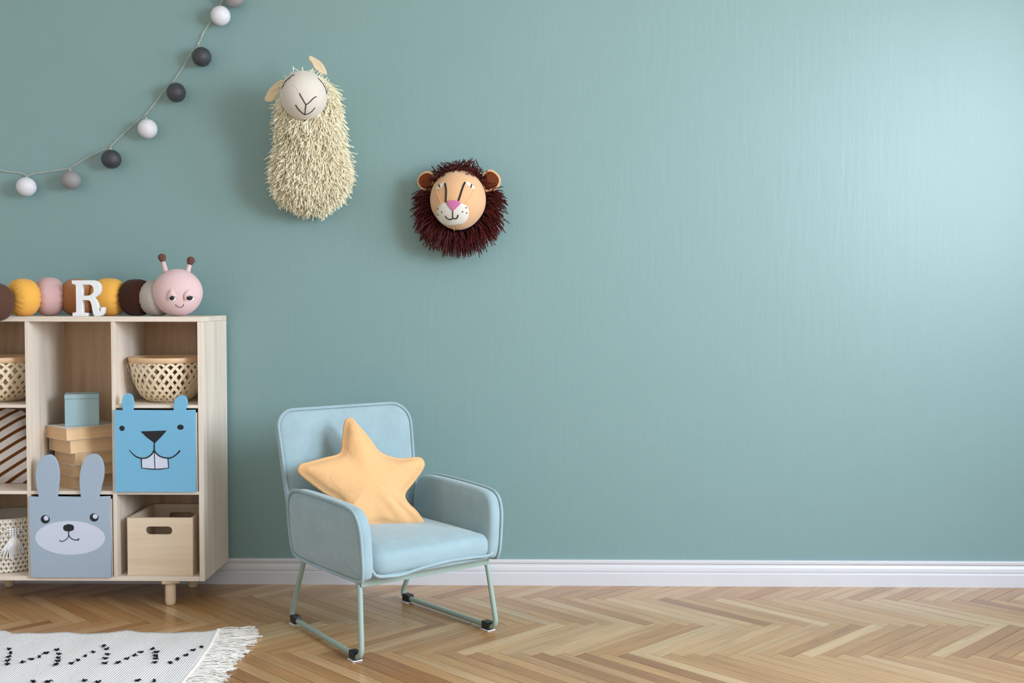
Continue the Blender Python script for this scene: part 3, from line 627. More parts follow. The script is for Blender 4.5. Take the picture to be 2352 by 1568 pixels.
# striped cushion
cu = root('striped_cushion', 'white cushion with brown diagonal stripes in the bookcase', 'cushion', (-2.17,-.2,.4728))
ol = [(-.13,.004),(.0,.0),(.10,.002),(.138,.022),(.144,.09),(.132,.160),(.108,.186),(.084,.200),(.075,.225),(.071,.255),(.060,.285),(.038,.303),(0,.311),(-.06,.311),(-.11,.28),(-.135,.21),(-.15,.10)]
mb = MB(); pillow(mb, [q[:2] for q in spline([(a,b,0) for a,b in ol],6,True)], (0,0,0), (1,0,0), (0,.12,.993), (0,-.993,.12), .012, .006, .05, 10)
mb.build('cover', M['stripe'], cu)

# crochet basket with tassel
cr = root('crochet_basket', 'cream crocheted rope basket with a white cord tassel on the bottom shelf', 'basket', (-2.172,-.213,.1252))
mb = MB(); NS = 46
for row in range(12):
    zz = .010+row*.0182; R = .132+.006*math.sin(min(row,6)/6*math.pi/2)
    for k in range(NS):
        a = 2*math.pi*(k+.5*(row%2))/NS
        for sg in (-1,1):
            aa = a+sg*.034; tilt = sg*.55
            cpos = Vector((R*math.cos(aa),R*math.sin(aa),zz)); tan = Vector((-math.sin(aa),math.cos(aa),0)); out = Vector((math.cos(aa),math.sin(aa),0))
            ax = (Vector((0,0,1))*math.cos(tilt)+tan*math.sin(tilt))
            P = [cpos-ax*.0108, cpos-ax*.0052+out*.0026, cpos+ax*.0042+out*.0032, cpos+ax*.0108+out*.0005]
            tube(mb, P, [.0022,.0054,.0056,.0028], 5)
o = mb.build('crochet_stitches', M['crochet'], cr); o['kind'] = 'stuff'
mb = MB(); lathe(mb, (0,0,0), [(.08,.0005),(.128,.001),(.134,.10),(.135,.218),(.129,.222),(.127,.10),(.122,.008),(.05,.007)], 40); mb.build('inner_wall', M['crochet'], cr)
mb = MB(); ty = -.1425
def onb(x, zz, d=.006): 
    yy = -math.sqrt(max(0,.1405**2-x*x))-d; return (x,yy,zz)
random.seed(3)
for i in range(13):
    s = (i-6)/6; xk = .078+s*.006
    P = [onb(xk,.148,.009), onb(xk+s*.012,.13,.012), onb(xk+s*.026-.006,.10,.012), onb(min(.122,xk+s*.034-.012+random.uniform(-.004,.004)),.045+abs(s)*.03+random.uniform(0,.02),.009)]
    tube(mb, spline(P,5), .0026, 6)
mb.build('tassel', M['tassel'], cr)
mb = MB()
for i in range(6):
    for j in range(4):
        x = .058+i*.0085-j*.0; zz = .182-j*.010-abs(i-2.5)*.0
        if abs(i-2.5)*.0085 > .024-j*.0045: continue
        ellipsoid(mb, onb(x,zz,.009), (.0058,.005,.0058), 8, 6)
for s in (-1,1): tube(mb, spline([onb(.078+s*.022,.186,.008),onb(.078+s*.032,.165,.009),onb(.078+s*.046,.135,.008)] ,5), .0024, 6)
mb.build('knot', M['tassel'], cr)

# caterpillar plush on top of the bookcase
TZ = BT
cp = root('caterpillar_plush', 'long stuffed caterpillar of coloured segments with a pink smiling head', 'plush toy', (-1.75,-.21,TZ))
cl = Vector(cp.location)
def seg(name, c, r, mat, ax=(1,0,0), k=18):
    ax = Vector(ax).normalized(); rot = Vector((1,0,0)).rotation_difference(ax).to_matrix()
    def fn(p, d, th, ph):
        pole = abs(d.x)**5
        fat = min(1.32, 1/(abs(d.x)**2.7+max(1e-4,math.sqrt(d.y**2+d.z**2))**2.7)**(1/2.7))
        ring = math.exp(-((abs(d.x)-.72)/.20)**2)
        w = fat*(1 - .12*ring*(0.5+.5*math.cos(k*ph+2*math.sin(3*ph))))
        q = Vector((p.x*fat*(1-.10*pole), p.y*w, p.z*w))
        q = rot@q
        if q.z < -(c[2]-TZ-.0012): q.z = -(c[2]-TZ-.0012) + (q.z+(c[2]-TZ-.0012))*.02 if name != 'hang' else q.z
        return q
    mb = MB(); ellipsoid(mb, Vector(c)-cl, r, 66, 26, 'x', fn); return mb.build('segment' if name != 'head' else 'head', M[mat], cp)
seg('hang', (-2.112,-.437,1.234), (.07,.075,.077), 'plush_brown', (.5,.85,0))
seg('s', (-2.044,-.330,1.2525), (.060,.077,.077), 'plush_yellow', (.62,.78,0))
seg('s', (-1.972,-.248,1.257), (.060,.0785,.0795), 'plush_rose', (.88,.47,0))
seg('s', (-1.868,-.205,1.254), (.073,.077,.0775), 'plush_tan', (1,.03,0))
seg('s', (-1.740,-.205,1.2555), (.072,.078,.0785), 'plush_yellow', (1,-.0,0))
seg('s', (-1.622,-.215,1.2535), (.067,.076,.0765), 'plush_dark', (1,-.12,0))
seg('s', (-1.530,-.232,1.2525), (.062,.076,.0755), 'plush_grey', (.92,-.38,0))
hc = Vector((-1.4345,-.262,1.2745))
def hfn(p, d, th, ph):
    q = Vector((p.x,p.y,p.z))
    q.z *= (.985 if q.z>0 else 1); q.x *= 1+.03*(1-abs(d.z))
    lim = -(hc.z-TZ-.0012)
    if q.z < lim: q.z = lim+(q.z-lim)*.02
    return q
mb = MB(); ellipsoid(mb, hc-cl, (.0985,.088,.0985), 48, 32, 'z', hfn); head = mb.build('head', M['plush_head'], cp)
for a,b in (((-1.484,-.25,1.352),(-1.503,-.245,1.418)),((-1.398,-.25,1.352),(-1.384,-.245,1.406))):
    a = Vector(a)-cl; b = Vector(b)-cl; d = (b-a).normalized()
    mb = MB(); tube(mb, [a, a+(b-a)*.3, a+(b-a)*.85], [.0125,.0098,.0085], 14); an = mb.build('antenna', M['plush_head'], head)
    mb = MB(); tube(mb, [b-d*.018,b-d*.012,b-d*.002,b+d*.007,b+d*.0135,b+d*.0165], [.0088,.0118,.0162,.0158,.0105,.002], 16); mb.build('antenna_tip', M['plush_tip'], head)
def onhead(x, zz, lift=0):
    rx,ry,rz = .1014,.088,.0985; q = 1-(x/rx)**2-(zz/rz)**2
    return Vector((x, -ry*math.sqrt(max(q,.02))-lift, zz))+hc-cl
def disc_on(mb, x, zz, rx, rz, lift, n=20, dome=.002):
    c = onhead(x,zz,lift+dome); ring = [onhead(x+rx*math.cos(2*math.pi*i/n), zz+rz*math.sin(2*math.pi*i/n), lift) for i in range(n)]
    base = [onhead(x+rx*math.cos(2*math.pi*i/n), zz+rz*math.sin(2*math.pi*i/n), -.002) for i in range(n)]
    mb.add([c]+ring+base, [(0,1+(i+1)%n,1+i) for i in range(n)]+[(1+i,1+(i+1)%n,1+n+(i+1)%n,1+n+i) for i in range(n)]); return mb
for x,zz in ((.004,-.021),(.068,-.021)):
    eye = disc_on(MB(), x, zz-.001, .0140, .0145, .0006).build('eye', M['eye_white'], head)
    disc_on(MB(), x, zz+.001, .0105, .0118, .0030, dome=.001).build('pupil', M['pupil'], head)
    disc_on(MB(), x-.0035, zz+.006, .0018, .0022, .0046, 8, .0003).build('glint', M['eye_white'], head)
    mb = MB(); n = 16; v = []; f = []
    L = [(-.0180,-.014),(-.0205,.004),(-.015,.020),(-.006,.032),(.003,.034),(.0105,.024),(.0175,.010),(.0190,.000),(.005,.0065),(-.007,.006),(-.0120,-.008)]
    L = [q[:2] for q in spline([(a,b,0) for a,b in L],3,True)]
    cx0 = sum(a for a,b in L)/len(L); cz0 = sum(b for a,b in L)/len(L)
    rim = [onhead(x+a,zz+b,.0002) for a,b in L]; r2 = [onhead(x+cx0+(a-cx0)*.93,zz+cz0+(b-cz0)*.93,.0042) for a,b in L]; c = onhead(x+cx0,zz+cz0,.0058); N = len(L)
    mb.add(rim+r2+[c], [(i,(i+1)%N,N+(i+1)%N,N+i) for i in range(N)]+[(N+i,N+(i+1)%N,2*N) for i in range(N)]); mb.build('eyelid', M['plush_head'], head)
mb = MB(); tube(mb, spline([onhead(.030+a,-.052+b,.0004) for a,b in ((-.0155,.0035),(-.010,-.005),(0,-.0090),(.010,-.0050),(.0155,.005))],5), .0013, 6); mb.build('mouth', M['mouth'], head)

# white slab-serif letter
lt = root('letter_r', 'white wooden slab-serif capital letter R on top of the bookcase', 'letter', (-1.774,-.33,TZ))
me = prism([[(x,z) for x,z in R_OUT],R_IN], .026, .0012); me.transform(Matrix.Translation((1.774,.33-.345+.026,-TZ-.0+.0006))); 
obj('letter_body', me, M['letter'], lt, smooth=False)

# ------------------------------------------------------------------ string of cotton ball lights
sl = root('string_lights', 'string of white, grey and charcoal cotton ball lights hung on the wall', 'string lights', (-1.75,0,2.1))
so = Vector(sl.location)
path = [Vector((x,-.011,z))-so for x,z in CORD]; pp = spline(path,6)
mb = MB()
for ph in (0,math.pi):
    pts = []
    for i,p in enumerate(pp):
        a = i*.9+ph; pts.append(p+Vector((math.cos(a)*.0011,math.sin(a)*.0011,math.sin(a)*.0009)))
    tube(mb, pts, .0013, 5)
mb.build('cord', M['cord'], sl)
for i,(b,kind) in enumerate(zip(BALLS,('ball_grey','ball_white','ball_dark','ball_dark','ball_white','ball_dark','ball_grey','ball_white'))):
    bm_ = MB(); ellipsoid(bm_, (0,0,0), (.0418,.0405,.0418), 32, 20)
    o = bm_.build('cotton_ball', M[kind], sl, Vector(b)-so); o.rotation_euler = (.3*i,.5*i,.9*i)
    o['label'] = {'ball_grey':'mid grey cotton ball','ball_white':'white cotton ball','ball_dark':'charcoal cotton ball'}[kind]
    # socket reaching from the ball up to the cord
    c = min(pp, key=lambda q: (q+so-Vector((b[0]-.012,-.011,b[2]+.05))).length)
    top = Vector(b)-so+Vector((-.006,.012,.040)); mb = MB(); tube(mb, [top-Vector((0,0,.004)), top+(c-top)*.55, c], [.0042,.0036,.0022], 8); mb.build('socket', M['cord'], sl)

# ------------------------------------------------------------------ llama head on the wall
LCv = Vector(LLAMA_C)
ll = root('llama_wall_plush', 'shaggy cream llama trophy plush with a smiling felt face on the wall', 'wall plush', (-.915,0,1.6))
lo = Vector(ll.location)
SEC = [(1.636,-.918,.024,-.035,.026),(1.662,-.918,.062,-.056,.048),(1.70,-.917,.098,-.074,.066),(1.750,-.915,.126,-.088,.080),(1.81,-.913,.138,-.094,.086),(1.88,-.912,.128,-.100,.092),(1.94,-.910,.108,-.115,.095),(2.00,-.908,.104,-.14,.105),(2.07,-.905,.096,-.170,.105),(2.13,-.903,.084,-.19,.085),(2.165,-.903,.060,-.195,.06)]
def sec(z):
    if z <= SEC[0][0]: return SEC[0]
    for a,b in zip(SEC,SEC[1:]):
        if z <= b[0]:
            k = (z-a[0])/(b[0]-a[0]); k = k*k*(3-2*k); return tuple(x*(1-k)+y*k for x,y in zip(a,b))
    return SEC[-1]
v = []; f = []; N = 32; K = 24
for j in range(K+1):
    z = 1.636+(2.165-1.636)*j/K; _,cx,hw,yc,hd = sec(z)
    for i in range(N):
        a = 2*math.pi*i/N; v.append(Vector((cx+hw*math.cos(a), min(-.001,yc+hd*math.sin(a)), z))-lo)
for j in range(K):
    for i in range(N): f.append((j*N+i,j*N+(i+1)%N,(j+1)*N+(i+1)%N,(j+1)*N+i))
f += [tuple(range(N-1,-1,-1)),tuple(K*N+i for i in range(N))]
MB().add(v,f).build('body', M['yarn_core'], ll)
rnd = random.Random(11)
mb = MB()
def fur(p, n, L, down=1.0, curl=.48, r=.0019):
    j = Vector((rnd.gauss(0,1),rnd.gauss(0,1),rnd.gauss(0,1)))
    d0 = (n*.9+j*.22).normalized(); g = Vector((0,0,-1))*down + n*.16 + j*curl*.55; g.normalize()
    p1 = p+(d0*.8+g*.35).normalized()*L*.17; p2 = p1+(d0*.22+g*.9).normalized()*L*.40; p3 = p2+(g+j*curl*.35+Vector((0,-.10,0))).normalized()*L*.42
    q = []
    for P in (p,p1,p2,p3):
        P = P.copy(); P.y = min(P.y,-.003); q.append(P-lo)
    strand(mb, q, [r,r,r*.95,r*.85], 4)
cnt = 0
while cnt < 7600:
    z = rnd.uniform(1.636,2.15); _,cx,hw,yc,hd = sec(z)
    if rnd.random() > (hw+.03)/.18: continue
    a = rnd.uniform(math.pi*.92, math.pi*2.08)
    n = Vector((math.cos(a)/hw, math.sin(a)/hd, 0)).normalized()
    p = Vector((cx+hw*math.cos(a), yc+hd*math.sin(a), z))
    if p.y > -.004: continue
    if (p-LCv).length < .088: continue
    if p.z > 2.02 and p.y < LCv.y+.045: continue
    n.z = -.25 if z < 1.66 else 0.0
    fur(p, n, rnd.uniform(.045,.085)*(.75 if z < 1.69 else 1)); cnt += 1
# frill round the felt face
for i in range(620):
    a = rnd.uniform(0,2*math.pi); back = rnd.uniform(.015,.08)
    rr = .0955*math.sqrt(max(.1,1-(back/.1)**2))*rnd.uniform(.92,1.02)
    p = LCv+Vector((rr*math.cos(a), back, rr*math.sin(a))); n = Vector((math.cos(a),.25,math.sin(a))).normalized()
    top = math.sin(a) > .2
    fur(p, n, rnd.uniform(.022,.040) if top else rnd.uniform(.03,.05), .15 if top else .9, .7 if top else .3)
o = mb.build('fleece', M['yarn'], ll); o['kind'] = 'stuff'
mb = MB(); ellipsoid(mb, LCv-lo, (.0955,.10,.098), 48, 32); fc = mb.build('face', M['cream_felt'], ll)
def stitch(name, pts, ctr, off, r, mat, parent, n=6, taper=True, lift=.0006):
    P = []
    for p in spline(pts, n):
        q = Vector(p); d = q.normalized(); P.append(q+d*lift+ctr-off)
    R = [r*(.55 if taper and i in (0,len(P)-1) else 1) for i in range(len(P))]
    mb = MB(); tube(mb, P, R, 6); return mb.build(name, M[mat], parent)
stitch('nose_stitch', LL_NOSE[:4], LCv, lo, .0020, 'thread', fc); stitch('nose_stitch', LL_NOSE[3:], LCv, lo, .0020, 'thread', fc)
stitch('mouth_stitch', LL_PHIL, LCv, lo, .0020, 'thread', fc); stitch('mouth_stitch', LL_SMILE[:4], LCv, lo, .0022, 'thread', fc); stitch('mouth_stitch', LL_SMILE[3:], LCv, lo, .0018, 'thread', fc)
e1 = stitch('closed_eye', LL_EYE_L, LCv, lo, .0018, 'thread', fc); e2 = stitch('closed_eye', LL_EYE_R, LCv, lo, .0018, 'thread', fc)
for e,pts in ((e1,LL_EYE_L),(e2,LL_EYE_R)):
    for k in (1,2,3):
        p = Vector(pts[k]); d = p.normalized(); q = p+Vector((.004,-.003,-.005))
        mb = MB(); tube(mb, [p+d*.0008+LCv-lo, q+d*.0012+LCv-lo], .0011, 5); mb.build('eyelash', M['thread'], fc)
for s in (LL_SEAM_L,LL_SEAM_R,LL_CHIN): stitch('seam', s, LCv, lo, .0012, 'cream_felt', fc, lift=-.0001)
def ear_slab(outline, y, th, puff, off, ang=0, tilt=0.0):
    ol = [q[:2] for q in spline([(p[0],p[2],0) for p in outline],4,True)]
    mb = MB(); pillow(mb, ol, Vector((0,y,0))-off, (1,0,0), (0,0,1), (0,-1,0), th, th/2, puff, 6, back=True)
    return mb
def cup(mb, c, off, depth, base_dir):
    """bend an ear slab forward along its mid line so that it is cupped"""
    xs = [Vector(p) for p in mb.v]; 
    out = []
    for p in xs:
        q = p - (c-off); d = q.x*base_dir[0]+q.z*base_dir[1]; out.append((p.x, p.y-depth*(d*d)/.0009, p.z))
    mb.v = out; return mb
c1 = Vector((sum(p[0] for p in EAR_L)/len(EAR_L),-.22,sum(p[2] for p in EAR_L)/len(EAR_L))); c2 = Vector((sum(p[0] for p in EAR_R)/len(EAR_R),-.21,sum(p[2] for p in EAR_R)/len(EAR_R)))
cup(ear_slab(EAR_L,-.20,.008,.001,lo), c1, lo, .006, (.7,-.7)).build('ear', M['ear_felt'], ll)
cup(ear_slab(EAR_R,-.20,.008,.001,lo), c2, lo, .010, (.75,.66)).build('ear', M['ear_felt'], ll)

# ------------------------------------------------------------------ lion head on the wall
NCv = Vector(LION_C); ln = root('lion_wall_plush', 'tan felt lion head plush with a shaggy maroon yarn mane on the wall', 'wall plush', (-.287,0,1.47)); no = Vector(ln.location)
NRv = (.1175,.115,.126)
def nfn(p, d, th, ph):
    q = Vector(p)
    if d.z < -.3: q.x *= 1-.10*(-d.z-.3)     # slightly pointed chin
    return q
mb = MB(); ellipsoid(mb, NCv-no, NRv, 48, 32, 'z', nfn); lh = mb.build('head', M['tan_felt'], ln)
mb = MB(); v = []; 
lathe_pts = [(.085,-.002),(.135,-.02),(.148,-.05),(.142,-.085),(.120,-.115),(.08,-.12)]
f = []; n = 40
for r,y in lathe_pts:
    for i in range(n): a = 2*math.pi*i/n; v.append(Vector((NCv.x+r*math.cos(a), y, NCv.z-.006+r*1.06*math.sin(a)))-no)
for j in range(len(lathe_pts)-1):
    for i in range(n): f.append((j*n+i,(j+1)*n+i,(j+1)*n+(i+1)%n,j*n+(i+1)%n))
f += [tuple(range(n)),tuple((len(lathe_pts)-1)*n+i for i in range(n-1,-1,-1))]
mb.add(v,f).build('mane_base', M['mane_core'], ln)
rnd = random.Random(5); mb = MB()
for i in range(1250):
    a = rnd.uniform(0,2*math.pi); yy = rnd.choice([rnd.uniform(-.12,-.02), rnd.uniform(-.12,-.06)])
    rr = .118+rnd.uniform(-.004,.024)*(1 if yy>-.1 else .35)
    p = Vector((NCv.x+rr*math.cos(a), yy, NCv.z-.004+rr*1.05*math.sin(a)))
    rad = Vector((math.cos(a),0,math.sin(a))); j = Vector((rnd.gauss(0,1),rnd.gauss(0,1),rnd.gauss(0,1)))
    top = math.sin(a)
    L = rnd.uniform(.040,.070)+(.014 if top<-.3 else 0)
    if top > .35:
        swirl = Vector((rnd.choice((-1,1))*rnd.uniform(.2,1),0,0)); d1 = (rad*.55+j*.45+Vector((0,-.3,0))+swirl*.3).normalized(); d2 = (swirl*.7+j*.6+Vector((0,-.25,-.35))).normalized(); L *= .72
    else:
        d1 = (rad*.9+j*.22+Vector((0,-.12,-.1))).normalized(); d2 = (rad*.45+Vector((0,-.1,-.75))+j*.26).normalized()
    P = [p,p+d1*L*.35,p+d1*L*.62+d2*L*.16,p+d1*L*.74+d2*L*.55]
    for q in P: q.y = min(q.y,-.004)
    strand(mb, [q-no for q in P], [.0021,.0021,.0020,.0017], 4)
for i in range(130):                       # locks falling over the forehead
    a = rnd.uniform(.28,.80)*math.pi; yy = rnd.uniform(-.175,-.10); k = math.sqrt(max(.05,1-((yy-NCv.y)/.115)**2))
    p = Vector((NCv.x+.119*k*math.cos(a), yy, NCv.z+.128*k*math.sin(a))); j = Vector((rnd.gauss(0,1),rnd.gauss(0,1),rnd.gauss(0,1))); L = rnd.uniform(.022,.042)
    side = rnd.choice((-1,1)); d1 = Vector((math.cos(a)*.6+side*.5,-.45,math.sin(a)*.55)).normalized(); d2 = (Vector((side*.6,-.55,-.5))+j*.35).normalized()
    strand(mb, [q-no for q in (p, p+d1*L*.35, p+d1*L*.5+d2*L*.35, p+d1*L*.5+d2*L*.75)], [.0021,.0021,.0020,.0017], 4)
o = mb.build('mane', M['mane'], ln); o['kind'] = 'stuff'
def patch(name, pts, mat, lift=.0015, rings=5, parent=lh):
    """felt piece lying on the head: outline on the surface, filled towards its middle on the ellipsoid"""
    S = [Vector(p) for p in spline(pts,4,True)]; N = len(S); c = sum(S,Vector())/N; v = []; f = []
    def onto(p, l):
        k = 1/math.sqrt((p.x/NRv[0])**2+(p.y/NRv[1])**2+(p.z/NRv[2])**2); q = p*k; return q+q.normalized()*l+NCv-no
    v += [onto(p,-.002) for p in S]
    for j in range(rings):
        s = 1-j/rings
        v += [onto(c+(p-c)*s, lift) for p in S]
    v.append(onto(c,lift))
    for j in range(rings):
        for i in range(N): f.append((j*N+i,j*N+(i+1)%N,(j+1)*N+(i+1)%N,(j+1)*N+i))
    f += [(rings*N+i,rings*N+(i+1)%N,(rings+1)*N) for i in range(N)]
    bm = MB().add(v,f); return bm.build(name, M[mat], parent)
patch('muzzle', LN_MUZZ, 'white_felt', .0025); patch('nose', LN_NOSE, 'pink_felt', .0055)
patch('eye', LN_EYE_L, 'white_felt', .0012); patch('eye', LN_EYE_R, 'white_felt', .0012)
for p in (LN_PUP_L,LN_PUP_R): stitch('pupil', p, NCv, no, .0028, 'thread', lh, taper=False, lift=.0016)
for p in (LN_BROW_L,LN_BROW_R): stitch('brow_line', p, NCv, no, .0038, 'thread', lh, taper=True)
stitch('mouth_stitch', LN_PHIL, NCv, no, .0022, 'thread', lh, lift=.003); stitch('mouth_stitch', LN_SMILE[:4], NCv, no, .0027, 'thread', lh, lift=.003); stitch('mouth_stitch', LN_SMILE[3:], NCv, no, .0027, 'thread', lh, lift=.003)
for p in LN_DOTS:
    q = Vector(p); q = q+q.normalized()*.0026+NCv-no; mb = MB(); ellipsoid(mb, q, (.0031,.0016,.0035), 8, 6); mb.build('whisker_dot', M['thread'], lh)
for s in (LN_SEAM_L,LN_SEAM_R,LN_CHIN): stitch('seam', s, NCv, no, .0018, 'tan_seam', lh, lift=.0)
for E in (LN_EAR_L,LN_EAR_R):
    e = ear_slab(E,-.108,.012,.002,no).build('ear', M['tan_felt'], ln)
    cx = sum(p[0] for p in E)/len(E); cz = sum(p[2] for p in E)/len(E)
    I = [(cx+(p[0]-cx)*.80, 0, cz+(p[2]-cz)*.80) for p in E]
    ear_slab(I,-.1160,.004,.001,no).build('inner_ear', M['brown_felt'], e)

# ------------------------------------------------------------------ armchair
CA = math.radians(38.6); cex = Vector((math.cos(CA),math.sin(CA),0)); CO = Vector((-.547,-.668,0))+cex*.03
ch = root('armchair', 'dusty blue velvet armchair with piped edges on a sage metal sled frame', 'armchair', CO, CA)
ZS = .3
# sled frames
for s in (-1,1):
    P = [(s*.250,.10,.285),(s*.262,.165,.277),(s*.252,.305,.0165),(s*.290,-.305,.0165),(s*.272,-.262,.277),(s*.258,-.10,.285)]
    mb = MB(); tube(mb, fillet(P,.045,7), .0098, 12); fr = mb.build('sled_leg', M['steel'], ch)
    for yy,xx in ((-.252,.2867),(.258,.2547)):
        rz = math.atan2(.038,.61)*s
        g = obj('glide_clip', box(-.0145,.0145,-.021,.021,.0045,.0335,.003,2), M['black_plastic'], fr, (s*xx,yy,0), smooth=False); g.rotation_euler = (0,0,rz)
        g2 = obj('felt_pad', box(-.0185,.0185,-.023,.023,.0003,.0044,.001,1), M['felt_pad'], fr, (s*xx,yy,0), smooth=False); g2.rotation_euler = (0,0,rz)
obj('cross_bar', box(-.274,.274,-.277,-.251,.255,.282,.004,2), M['steel'], ch, smooth=False)
obj('cross_bar', box(-.262,.262,.150,.175,.262,.288,.004,2), M['steel'], ch, smooth=False)
# seat cushion
def sag(x,y): return .004*math.sin(9*x+3)*math.cos(7*y)
ol = rrect(-.260,.254,-.336,.20,.055)
mb = MB(); pillow(mb, ol, (0,0,.337), (1,0,0), (0,1,0), (0,0,1), .090, .036, .020, 12, back=False, wob=sag); seat = mb.build('seat', M['chair'], ch)
# shell under the seat
ol = rrect(-.262,.262,-.322,.20,.04)
mb = MB(); pillow(mb, ol, (0,0,.297), (1,0,0), (0,1,0), (0,0,1), .018, .008, .0, 4, back=False); mb.build('seat_shell', M['chair'], ch)
# arms
AP = [(-.296,.287),(-.331,.312),(-.336,.40),(-.331,.470),(-.308,.516),(-.262,.536),(-.16,.543),(.0,.547),(.12,.545),(.175,.526),(.200,.48),(.204,.40),(.192,.318),(.160,.290),(.04,.283),(-.15,.283)]
APs = [q[:2] for q in spline([(a,b,0) for a,b in AP],6,True)]
for s in (-1,1):
    lean = .018
    mb = MB(); t1 = Vector((0,1,0)); t2 = Vector((s*.07,0,1)).normalized(); nn = Vector((s,0,-.07)).normalized()
    o0 = Vector((s*(.256 if s < 0 else .236),0,0)) 
    pillow(mb, APs, o0, t1, t2, nn, .052, .020, .010, 10); arm = mb.build('arm', M['chair'], ch)
    # piping follows the outer edge of the arm
    P = [o0+t1*q[0]+t2*q[1]+nn*.022 for q in APs]
    mb = MB(); tube(mb, P, .0062, 8, closed=True); mb.build('arm_piping', M['chair'], arm)
# front piping under the seat
P = [(-.268,-.326,.322),(-.252,-.334,.302),(-.21,-.337,.296),(-.15,-.336,.293),(-.06,-.336,.304),(.05,-.335,.311),(.16,-.334,.309),(.22,-.334,.305),(.252,-.332,.310),(.268,-.326,.325)]
mb = MB(); tube(mb, spline([(x*.97,y+.002,z) for x,y,z in P],6), .0056, 8); mb.build('seat_piping', M['chair'], seat)
# backrest
la = math.radians(12.3); t2 = Vector((0,math.sin(la),math.cos(la))); nn = Vector((0,-math.cos(la),math.sin(la)))
B0 = Vector((0,.217,.280)); H = .549
ol = []
for cx,cz,r,a in ((.296,H,.088,0),(-.300,H,.066,90),(-.282,0,.06,180),(.276,0,.06,270)):
    sx = 1 if cx>0 else -1; sz = -1 if cz>0 else 1
    for k in range(9):
        t = math.radians(a+90*k/8); ol.append((cx-sx*r+r*math.cos(t), cz+sz*r+r*math.sin(t)))
ols = []
for i,p in enumerate(ol):                     # denser straight runs
    q = ol[(i+1)%len(ol)]; m = max(1,int(math.hypot(p[0]-q[0],p[1]-q[1])/.03))
    for k in range(m): ols.append((p[0]+(q[0]-p[0])*k/m, p[1]+(q[1]-p[1])*k/m))
mb = MB(); pillow(mb, ols, B0, (1,0,0), t2, nn, .050, .021, .020, 12); bk = mb.build('backrest', M['chair'], ch)
P = [B0+Vector((1,0,0))*q[0]+t2*q[1]+nn*.020 for q in ols]; mb = MB(); tube(mb, P, .0062, 8, closed=True); mb.build('back_piping', M['chair'], bk)

# ------------------------------------------------------------------ star cushion
sc = Vector(STAR_C); st = root('star_cushion', 'plump yellow linen star cushion leaning on the armchair seat', 'cushion', (sc.x,sc.y,.37))
def crease(x,y):
    lower = 1/(1+math.exp(-(x-.07)*60))/(1+math.exp((y+.05)*60)); top = 1/(1+math.exp(-(y-.11)*70))
    return .0065*lower*math.sin(105*x+85*y) + .0034*top*math.sin(70*y-25*x) + .0018*math.sin(21*x+13*y+1.5*math.sin(9*y))
mb = MB(); pillow(mb, [q[:2] for q in spline([(a,b,0) for a,b in STAR],5,True)], sc-Vector(st.location), STAR_T1, STAR_T2, STAR_N, .02, .010, .048, 14, wob=crease)
mb.build('cover', M['star'], st)

# ------------------------------------------------------------------ rug
rg = root('woven_rug', 'white ribbed flatweave rug with black tufts and a long fringe', 'rug', (-1.7,-1.1,0)); ro = Vector(rg.location)
def ev(tab, x, ax=0):
    tab = sorted(tab, key=lambda p: p[ax]); o = 1-ax
    if x <= tab[0][ax]: return tab[0][o]
    for a,b in zip(tab,tab[1:]):
        if x <= b[ax]: k = (x-a[ax])/(b[ax]-a[ax]+1e-9); return a[o]*(1-k)+b[o]*k
    return tab[-1][o]
X0, YB, NXR, NYR = -2.55, -2.0, 120, 70
def rug_pt(i, j):
    sx, sy = i/NXR, j/NYR
    yt = ev(RUG_TOP, X0+(-1.155-X0)*sx, 0); y = yt+(YB-yt)*sy
    xr = ev(RUG_RIGHT, y, 1); x = X0+(xr-X0)*sx
    z = .0065+.0032*(1+math.sin(19*x+2.6*y+.8*math.sin(6*y)))*.5*(1-sy*.5)+.0020*(1+math.sin(41*x-3*y))*.5
    return Vector((x,y,z))
v = []; f = []
for j in range(NYR+1):
    for i in range(NXR+1): v.append(rug_pt(i,j)-ro)
nv = len(v); v += [Vector((p.x,p.y,.0008)) for p in v]
W1 = NXR+1
for j in range(NYR):
    for i in range(NXR):
        a = j*W1+i; f.append((a,a+W1,a+W1+1,a+1)); f.append((nv+a,nv+a+1,nv+a+W1+1,nv+a+W1))
for i in range(NXR): f.append((i,i+1,nv+i+1,nv+i)); a = NYR*W1+i; f.append((a+1,a,nv+a,nv+a+1))
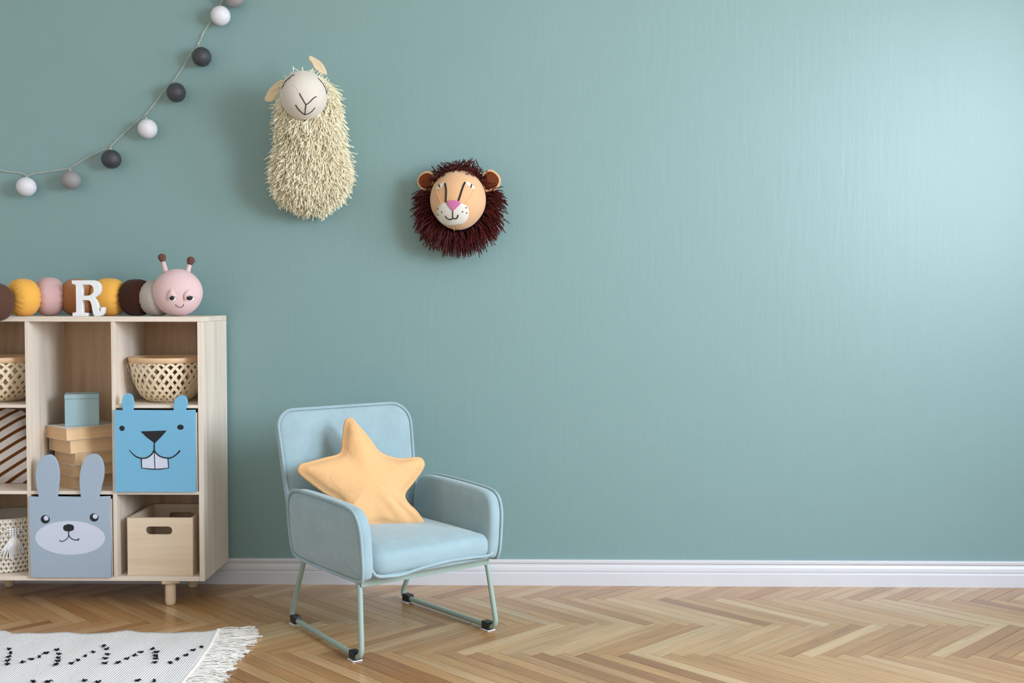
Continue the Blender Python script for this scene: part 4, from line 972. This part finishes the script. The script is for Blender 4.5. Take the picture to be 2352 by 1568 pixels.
for j in range(NYR): a = j*W1; f.append((a+W1,a,nv+a,nv+a+W1)); a = j*W1+NXR; f.append((a,a+W1,nv+a+W1,nv+a))
MB().add(v,f).build('weave', M['rug'], rg)
rnd = random.Random(2); mb = MB(); kn = MB()
y = RUG_RIGHT[0][1]-.006
while y > YB:
    xr = ev(RUG_RIGHT, y, 1); kn_c = Vector((xr+.003,y,.0085)); ellipsoid(kn, kn_c-ro, (.0085,.0056,.0056), 8, 6)
    ky = rnd.gauss(.010,.016); kl = rnd.uniform(-.018,.012); bow = rnd.gauss(0,.010)
    for k in range(9):
        L = ev(FRINGE_END, y, 1)-xr + kl + rnd.uniform(-.012,.008); dy = ky+rnd.gauss(0,.006); sp = rnd.gauss(0,.006)
        zz = rnd.uniform(.002,.014); P = [kn_c]
        for s_ in (.25,.5,.75,1): P.append(Vector((xr+L*s_, y+dy*s_+(bow+sp)*math.sin(math.pi*s_)+rnd.gauss(0,.0028), max(.0022, zz*(1-s_*.35)+rnd.gauss(0,.002)))))
        strand(mb, [q-ro for q in spline(P,2)], .0016, 4)
    y -= .0125
o = mb.build('fringe', M['fringe'], rg); o['kind'] = 'stuff'
o = kn.build('fringe_knots', M['fringe'], rg); o['kind'] = 'stuff'
tufts = []
for q in range(5):
    mb = MB()
    for k in range(9):
        a = rnd.uniform(0,2*math.pi); L = rnd.uniform(.006,.013); d = Vector((math.cos(a)*1.25,math.sin(a)*.8,0))
        tube(mb, [Vector((0,0,-.001))+d*.001, d*L*.5+Vector((0,0,rnd.uniform(.004,.007))), d*L+Vector((0,0,rnd.uniform(.001,.007)))], [.0026,.0022,.0012], 5)
    me = mb.mesh('tuft'); me.materials.append(M['tuft']); tufts.append(me)
for i,(x,y) in enumerate(TUFTS):
    o = bpy.data.objects.new('tuft', tufts[i%5]); C.objects.link(o); o.parent = rg
    z = .0065+.0032*(1+math.sin(19*x+2.6*y+.8*math.sin(6*y)))*.5*(1-.2)+.0010*(1+math.sin(41*x-3*y))
    o.location = Vector((x,y,z))-ro; o.rotation_euler = (0,0,rnd.uniform(0,6))
